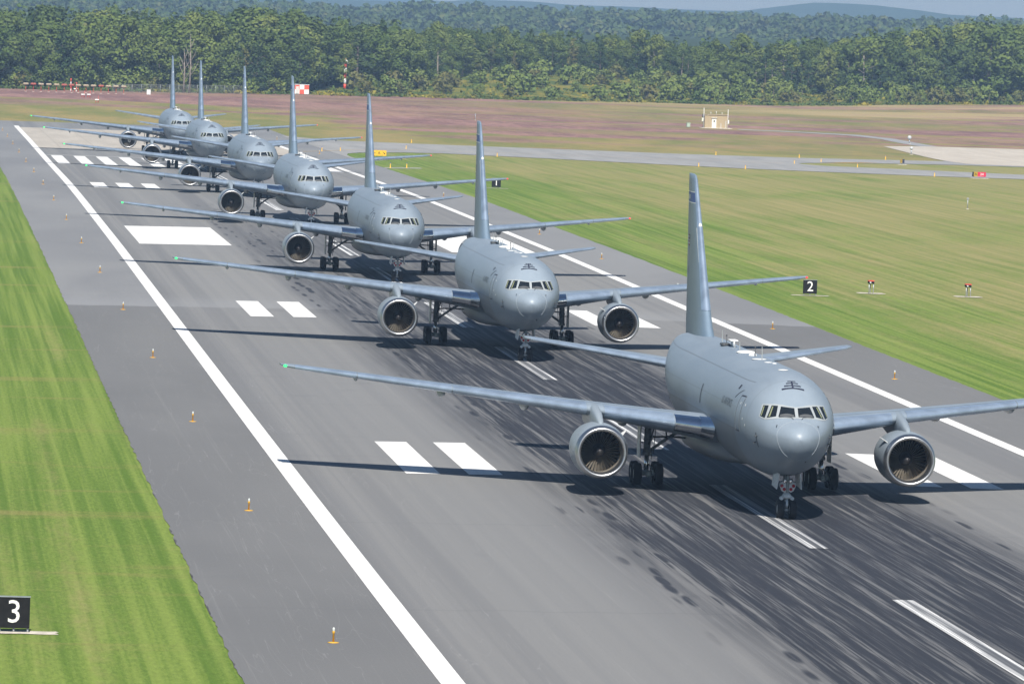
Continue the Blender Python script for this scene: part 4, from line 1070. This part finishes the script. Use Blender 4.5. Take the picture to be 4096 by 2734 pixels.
rng = np.random.default_rng(11)
def leaf_cloud(clumps, per, size, squash=.85, up=.35):
    """small leaf faces spread over overlapping clumps -> vertex and face arrays"""
    V = []; nq = 0
    for (cx, cy, cz, r_) in clumps:
        k = max(6, int(per*r_*r_))
        d = rng.normal(size=(k, 3)); d /= np.linalg.norm(d, axis=1)[:, None]
        rad = r_*(.62+.42*rng.random(k)**.6)
        p = d*rad[:, None]*np.array([1, 1, squash]) + np.array([cx, cy, cz])
        nrm = d + rng.normal(size=(k, 3))*.45 + np.array([0, 0, up]); nrm /= np.linalg.norm(nrm, axis=1)[:, None]
        a = np.cross(nrm, rng.normal(size=(k, 3))); a /= np.linalg.norm(a, axis=1)[:, None]; b = np.cross(nrm, a)
        s = size*(.55+.9*rng.random(k))[:, None]; el = (.6+.5*rng.random(k))[:, None]
        V.append(np.stack([p-a*s-b*s*el*.6, p+a*s*.7-b*s*el, p+a*s+b*s*el*.5, p-a*s*.5+b*s*el], 1).reshape(-1, 3)); nq += k
    return np.concatenate(V), nq
def quads_mesh(name, V, nq, mat):
    me = bpy.data.meshes.new(name); me.vertices.add(len(V)); me.vertices.foreach_set('co', V.astype(np.float32).ravel())
    me.loops.add(nq*4); me.polygons.add(nq)
    me.loops.foreach_set('vertex_index', np.arange(nq*4, dtype=np.int32))
    me.polygons.foreach_set('loop_start', np.arange(0, nq*4, 4, dtype=np.int32))
    me.update(calc_edges=True); me.validate(); me.materials.append(mat); return me
def crown_clumps(h, w, base, n, kind):
    cl = []
    for i in range(n):
        q = (i+rng.random())/n
        if kind == 'pine':
            z = base+(h-base)*q; ww = w*(1-q)**.8*.9+.25; a = rng.random()*6.28; rr = ww*rng.random()**.4
            cl.append((rr*math.cos(a), rr*math.sin(a), z, .55+.75*(1-q)*w/3.2))
        else:
            z = base+(h-base)*(.08+.86*q); prof_ = math.sin(math.pi*min(1, .16+.80*q))**.65
            a = rng.random()*6.28; rr = w*prof_*(.25+.65*rng.random()**.6); r_ = w*(.30+.22*rng.random())
            cl.append((rr*math.cos(a), rr*math.sin(a), min(z, h-r_*.8), r_))
    return cl
def make_tree(name, kind, h, w, base, n, mat, tmat, per=30, size=.34):
    r = empty(name)
    V, nq = leaf_cloud(crown_clumps(h, w, base, n, kind), per, size)
    o = bpy.data.objects.new("crown", quads_mesh("crown", V, nq, mat)); C.objects.link(o); o.parent = r
    m = MB(); lx, ly = rng.normal(size=2)*.25
    m.tube([(0, 0, -.6), (lx*.4, ly*.4, h*.35), (lx, ly, h*.82)], [.022*h, .016*h, .004*h], 8)
    for k in range(6):
        z = base*.9+(h*.75-base*.9)*k/6; a = k*2.4+rng.random(); L = w*.75
        m.tube([(lx*z/h, ly*z/h, z), (L*.55*math.cos(a), L*.55*math.sin(a), z+L*.35), (L*math.cos(a), L*math.sin(a), z+L*.55)], [.009*h, .006*h, .002*h], 5)
    m.build("trunk", tmat, r)
    return r
PROTO = []
for k in range(5): PROTO.append(('leafy', make_tree("leafy_tree", 'leafy', 13+k*.5, 3.5+.35*(k % 3), (.6, 2.0, .8, 1.6, .5)[k], 34, (leaf_dark, leaf_mid, leaf_mid, leaf_light, leaf_dark)[k], bark, 58, .21)))
for k in range(2): PROTO.append(('pine', make_tree("pine_tree", 'pine', 15+k, 3.4, 1.2, 50, leaf_pine, bark, 46, .22)))
for k in range(2): PROTO.append(('birch', make_tree("birch_tree", 'leafy', 12.5+k, 2.5, 5.2, 14, leaf_mid if k else leaf_light, birch, 52, .22)))
PROTO.append(('brown', make_tree("thin_tree", 'pine', 12.5, 3.2, 2.5, 22, leaf_olive, bark, 20, .32)))
BUSH = []
for k, mt in enumerate((leaf_lime, leaf_light, leaf_olive, leaf_mid)):
    r = empty("bush"); hh, ww = (3.6, 2.0) if k != 3 else (5.6, 2.3)
    V, nq = leaf_cloud(crown_clumps(hh, ww, .2, 12, 'leafy'), 40, .26)
    o = bpy.data.objects.new("foliage", quads_mesh("bush_foliage", V, nq, mt)); C.objects.link(o); o.parent = r
    m = MB(); m.tube([(0, 0, -.3), (.1, .05, hh*.6)], [.12, .05], 6); m.tube([(0, 0, 0), (-.6, .2, hh*.5)], [.09, .03], 6); m.build("stem", bark, r)
    BUSH.append(r)

CANOPY = [(-60,17.0),(-17,17.2),(14,17.6),(32,17.3),(50,18.2),(68,18.6),(88,16.8),(101,16.6),(109,15.6),(126,15.3),(139,16.2),(149,14.8),(158,14.9),(165,14.6),(171,15.2),(177,17.0),(181,17.2),(186,15.4),(197,14.9),(203,13.2),(208,14.9),(217,14.7),(229,16.4),(245,18.0),(256,19.0),(263,20.6),(272,21.6),(277,23.4),(287,25.2),(296,24.6),(400,25)]
SETBACK = [(-60,6),(40,8),(62,10),(70,42),(86,46),(98,70),(130,150),(165,150),(185,130),(210,75),(230,62),(250,52),(300,46),(400,46)]
DESC = {'leafy': ('leafy_tree', 'leafy broad crowned tree', 'leafy trees along the edge of the wood'), 'pine': ('pine_tree', 'dark pointed pine', 'pines along the edge of the wood'),
        'birch': ('birch_tree', 'tree with a pale bare lower trunk', 'pale trunked trees along the edge of the wood'), 'brown': ('thin_tree', 'thin olive brown tree', 'olive brown trees along the edge of the wood')}
index = {}
for c in C.objects:
    if c.parent: index.setdefault(c.parent.name, []).append(c)
used = set()
def place(proto, x, y, sc, rz, label, cat, group, wide=1.0):
    o = proto if proto.name not in used else copy_tree(proto, None, index)
    used.add(proto.name)
    o.location = (x, y, G(x, y)-.15); o.scale = (sc*wide, sc*wide, sc); o.rotation_euler = (0, 0, rz); tag(o, label, cat, group); return o
random.seed(21)
far_spots = []
ntree = 0
for row in range(9):
    x = -48 + random.random()*4
    while x < 345:
        step = 3.9 + random.random()*2.6
        d = lerp_tab(SETBACK, x) + row*(9.5 if row < 4 else 16) + random.uniform(-3.5, 3.5)
        y = wood_edge(x) + d
        az = (x+42.9)/y
        q = (y-wood_edge(x)-lerp_tab(SETBACK, x))/120.0
        top = 25.4 + (lerp_tab(CANOPY, x*1850/y if x > 0 else x)-25.4)*y/1850
        want = (top - G(x, y)) * (1.0 if row >= 2 else .80+.22*random.random()) * random.uniform(.74, 1.06)*(1.0+.07*math.sin(x*.21+row)+.08*math.sin(x*.083+1.3*row))
        want = max(6.5, min(23, want - (2.2 if row == 0 else 0)*random.random()))
        if .0135*.9 < az < .190:
            if row < 4 and ntree < 298:
                u = random.random()
                kinds = ['leafy']*62 + ['pine']*16 + (['birch']*16 if x > 170 else ['birch']*4) + ['brown']*(5 if row < 2 else 2)
                kd = random.choice(kinds); pr = random.choice([p for p in PROTO if p[0] == kd]); h0 = max(v[2] for c in index[pr[1].name] if c.name.startswith('crown') for v in c.bound_box)
                nm, ds, gp = DESC[kd]
                where = 'behind the antenna row' if x < 12 else 'behind the rear aircraft tails' if x < 45 else 'near the chequered cabin' if x < 75 else 'behind the banded pole' if x < 100 else 'left of the hut' if x < 150 else 'behind the beige hut' if x < 200 else 'right of the hut' if x < 255 else 'at the far right'
                depth = 'in the front row' if row == 0 else 'in the second row' if row == 1 else 'deeper in the wood'
                place(pr[1], x, y, want/h0, random.random()*6.28, f'{ds} {where}, {depth}', 'tree', f'{gp} {where}, {depth}', random.uniform(1.0, 1.35)); ntree += 1
            else: far_spots.append((x, y, want))
        x += step*(1.0 if row < 4 else 1.25)

def forest(name, spots, label, per=7, size=.75, mats=None, n=7):
    """woods that read as one mass: one mesh of many crowns"""
    me_v = []; tot = 0
    for (x, y, h) in spots:
        w = min(4.6, h*.27); base = h*.2
        cl = [(a+x, b+y, c+G(x, y), r_) for a, b, c, r_ in crown_clumps(h, w, base, n, 'pine' if random.random() < .22 else 'leafy')]
        V, nq = leaf_cloud(cl, per, size); me_v.append(V); tot += nq
    me = quads_mesh(name, np.concatenate(me_v), tot, mats); o = bpy.data.objects.new(name, me); C.objects.link(o)
    return tag(o, label, kind='stuff')
def wood_mix(name, cols):
    t = NT(name); n = t.noise((.10, .06, .05), 4, .65); n2 = t.noise((.03, .02, .02), 3, .6, 0, (4, 4, 4)); n3 = t.noise((.5, .5, .5), 2, .6)
    c = t.mix(t.ramp(n, .36, .66), cols[0], cols[1]); c = t.mix(t.math('MULTIPLY', t.ramp(n2, .5, .72), .7), c, cols[2])
    c = t.mix(t.math('MULTIPLY', t.ramp(n3, .5, .7), .35), c, tuple(v*.6 for v in cols[0]))
    t.color(c); return t.fin(.8, 0, .1)
forest("forest", far_spots, 'deep green wood rising behind the front trees', 11, .46, wood_mix("wood_leaves", [(0.059, 0.099, 0.027), (0.095, 0.135, 0.034), (0.128, 0.165, 0.044)]))

# bushes and tall weeds in front of the wood
random.seed(5)
for k in range(250):
    x = random.choice([random.uniform(-35, 95), random.uniform(80, 200), random.uniform(100, 310), random.uniform(180, 310)])
    sb = lerp_tab(SETBACK, x); d = random.uniform(2, max(5, sb*.95)); y = wood_edge(x)+d
    if x < 40 and random.random() < .5: d = random.uniform(3, 7); y = wood_edge(x)+d
    if 55 < x < 70 and d < 8: continue
    if abs(x-77) < 2.6 and y < 1712: continue
    b = random.choice(BUSH[:3] if x < 170 or random.random() < .6 else BUSH)
    where = 'below the trees on the left' if x < 75 else 'in the yellow weeds behind the banded pole' if x < 120 else 'on the weedy slope left of the hut' if x < 160 else 'behind the beige hut' if x < 205 else 'below the trees at the right'
    place(b, x, y, random.uniform(.6, 1.6), random.random()*6.28, f'rounded green bush {where}', 'bush', f'bushes {where}')
for x, y, sc in ((183.5, 1752.5, 1.15), (229.6, 1764, 1.1), (168.0, 1752, .95)):
    place(BUSH[3], x, y, sc, x, 'tall dark bush standing forward on the edge of the heath', 'bush', 'tall bushes at the heath edge', 1.1)
# goldenrod and rough weeds: nobody could count it
wv = []; tot = 0
for k in range(2600):
    x = random.uniform(-45, 320); sb = min(150, lerp_tab(SETBACK, x)+6); d = random.uniform(-3, 5) if random.random() < .45 else random.uniform(0, sb)
    y = wood_edge(x)+d
    if 59 < x < 67 and d < 8: continue
    V, nq = leaf_cloud([(x, y, G(x, y)+.35, random.uniform(.5, 1.0))], 11, .30, .6); wv.append(V); tot += nq
tw = NT("weed_leaves"); n = tw.noise((.13, .05, .1), 3, .6); tw.color(tw.mix(tw.ramp(n, .46, .64), (.075, .112, .026), (.27, .23, .032)))
o = bpy.data.objects.new("weeds", quads_mesh("weeds", np.concatenate(wv), tot, tw.fin(.8, 0, .1))); C.objects.link(o)
tag(o, 'yellow flowering weeds along the edge of the heath', kind='stuff')
# bare dead trees
for k, (x, y, h, lab) in enumerate(((29.0, 1633.5, 12, 'bare grey dead tree with spread limbs behind the tail fins'), (30.6, 1634, 16, 'tall thin bare dead tree behind the tail fins'))):
    r = empty("dead_tree", (x, y, G(x, y)-.2))
    m = MB(); m.tube([(0, 0, 0), (.15, 0, h*.45), (-.1, 0, h)], [.30, .20, .03], 8); m.build("trunk", birch, r)
    for q in range(7):
        z = h*(.30+.08*q); a = q*2.2; L = 3.0-.25*q
        m = MB(); m.tube([(.1, 0, z), (L*.5*math.cos(a), .5*L*math.sin(a), z+L*.7), (L*.8*math.cos(a), .8*L*math.sin(a), z+L*1.5)], [.10, .07, .015], 6); m.build("branch", birch, r)
    tag(r, lab, 'dead tree')

# far wooded ridges
RIDGE = [(-900,21),(-300,21),(-18,20.2),(73,15.8),(147,16.4),(202,16.2),(257,15.0),(296,18.4),(346,18.0),(390,18.4),(456,19.0),(517,18.6),(606,19.7),(662,19.7),(718,21.6),(752,22.6),(800,23.0),(1500,26)]
MTN = [(-2500,40),(9,22),(396,20),(600,14),(669,13),(730,14),(786,20),(865,20.4),(943,17),(1022,17.6),(1140,15.5),(1180,16.5),(1221,20.4),(1279,30),(1315,34),(1374,33.5),(1420,28),(1468,23),(1563,21.8),(1735,19),(1900,17),(4000,30)]
def ridge(name, tab, y0, y1, x0, x1, n_x, n_y, mat, label):
    bm_v = []
    for j in range(n_y+1):
        for i in range(n_x+1):
            x = x0+(x1-x0)*i/n_x; q = j/n_y; y = y0+(y1-y0)*q
            top = smooth_tab(tab, x*1.0) if True else 0
            z = -6 + (top+6)*(1-(1-min(1, q/.8))**1.7) if q < .8 else top-(q-.8)*5*8
            bm_v.append((x, y, z))
    f = [(j*(n_x+1)+i, j*(n_x+1)+i+1, (j+1)*(n_x+1)+i+1, (j+1)*(n_x+1)+i) for j in range(n_y) for i in range(n_x)]
    me = bpy.data.meshes.new(name); me.from_pydata(bm_v, [], f); me.materials.append(mat); me.polygons.foreach_set('use_smooth', [True]*len(f))
    o = bpy.data.objects.new(name, me); C.objects.link(o); tag(o, label, kind='structure'); return o
hill_mat = wood_mix("hill_wood", [(.030, .055, .022), (.050, .085, .028), (.070, .10, .034)])
ridge("wooded_hill", [(a, b-7.5) for a, b in RIDGE], 3300, 4500, -900, 1500, 160, 14, hill_mat, 'wooded hill beyond the airfield')
ridge("distant_hill", MTN, 7600, 9500, -2500, 4000, 200, 10, hill_mat, 'pale blue hills on the horizon')
random.seed(3); hs = []
def hill_z(x, y):
    q = (y-3300)/1200.0; top = smooth_tab(RIDGE, x)-7.5; return -6+(top+6)*(1-(1-min(1, q/.8))**1.7)
hv = []; tot = 0
for k in range(2300):
    q = random.random()**.75*.82; y = 3300+1200*q; x = random.uniform(.010*y-42, .192*y)
    h = random.uniform(6.5, 10.5); w = random.uniform(4, 7)
    cl = [(x+random.gauss(0, w*.45), y+random.gauss(0, w*.4), hill_z(x, y)+h*random.uniform(.25, .95)-1.0, w*random.uniform(.3, .5)) for _ in range(5)]
    V, nq = leaf_cloud(cl, 2.4, 1.25); hv.append(V); tot += nq
o = bpy.data.objects.new("hill_forest", quads_mesh("hill_forest", np.concatenate(hv), tot, wood_mix("hill_leaves", [(0.046, 0.078, 0.025), (0.084, 0.118, 0.036), (0.147, 0.147, 0.053)]))); C.objects.link(o)
tag(o, 'blue green forest covering the far hill', kind='stuff')
r = empty("white_house", (512.0, 3380, 2.0))
m = MB(); m.box((0, 0, 3), (9, 7, 6)); m.build("wall", white, r)
m = MB(); m.loft([[(-5, -4, 6), (5, -4, 6), (5, 4, 6), (-5, 4, 6)], [(-5, -.2, 9), (5, -.2, 9), (5, .2, 9), (-5, .2, 9)]], True, True, False); m.build("roof", plain("pale_roof", (.5, .5, .52), .7), r)
tag(r, 'tiny white house among the trees of the far hill', 'house')

# ------------------------------------------------------------------ hazy summer air
hz = MB(); hz.box((300, 5800, 28.5), (19000, 13400, 119)); ho = hz.build("haze", None)
hm = bpy.data.materials.new("haze_air"); hm.use_nodes = True; hn = hm.node_tree.nodes; hn.clear()
out = hn.new("ShaderNodeOutputMaterial"); pv = hn.new("ShaderNodeVolumePrincipled")
pv.inputs['Color'].default_value = (.44, .67, 1.0, 1); pv.inputs['Density'].default_value = .000115; pv.inputs['Anisotropy'].default_value = 0.0
hm.node_tree.links.new(pv.outputs[0], out.inputs['Volume']); ho.data.materials.append(hm)
tag(ho, 'pale blue summer haze over the airfield and hills', kind='stuff')
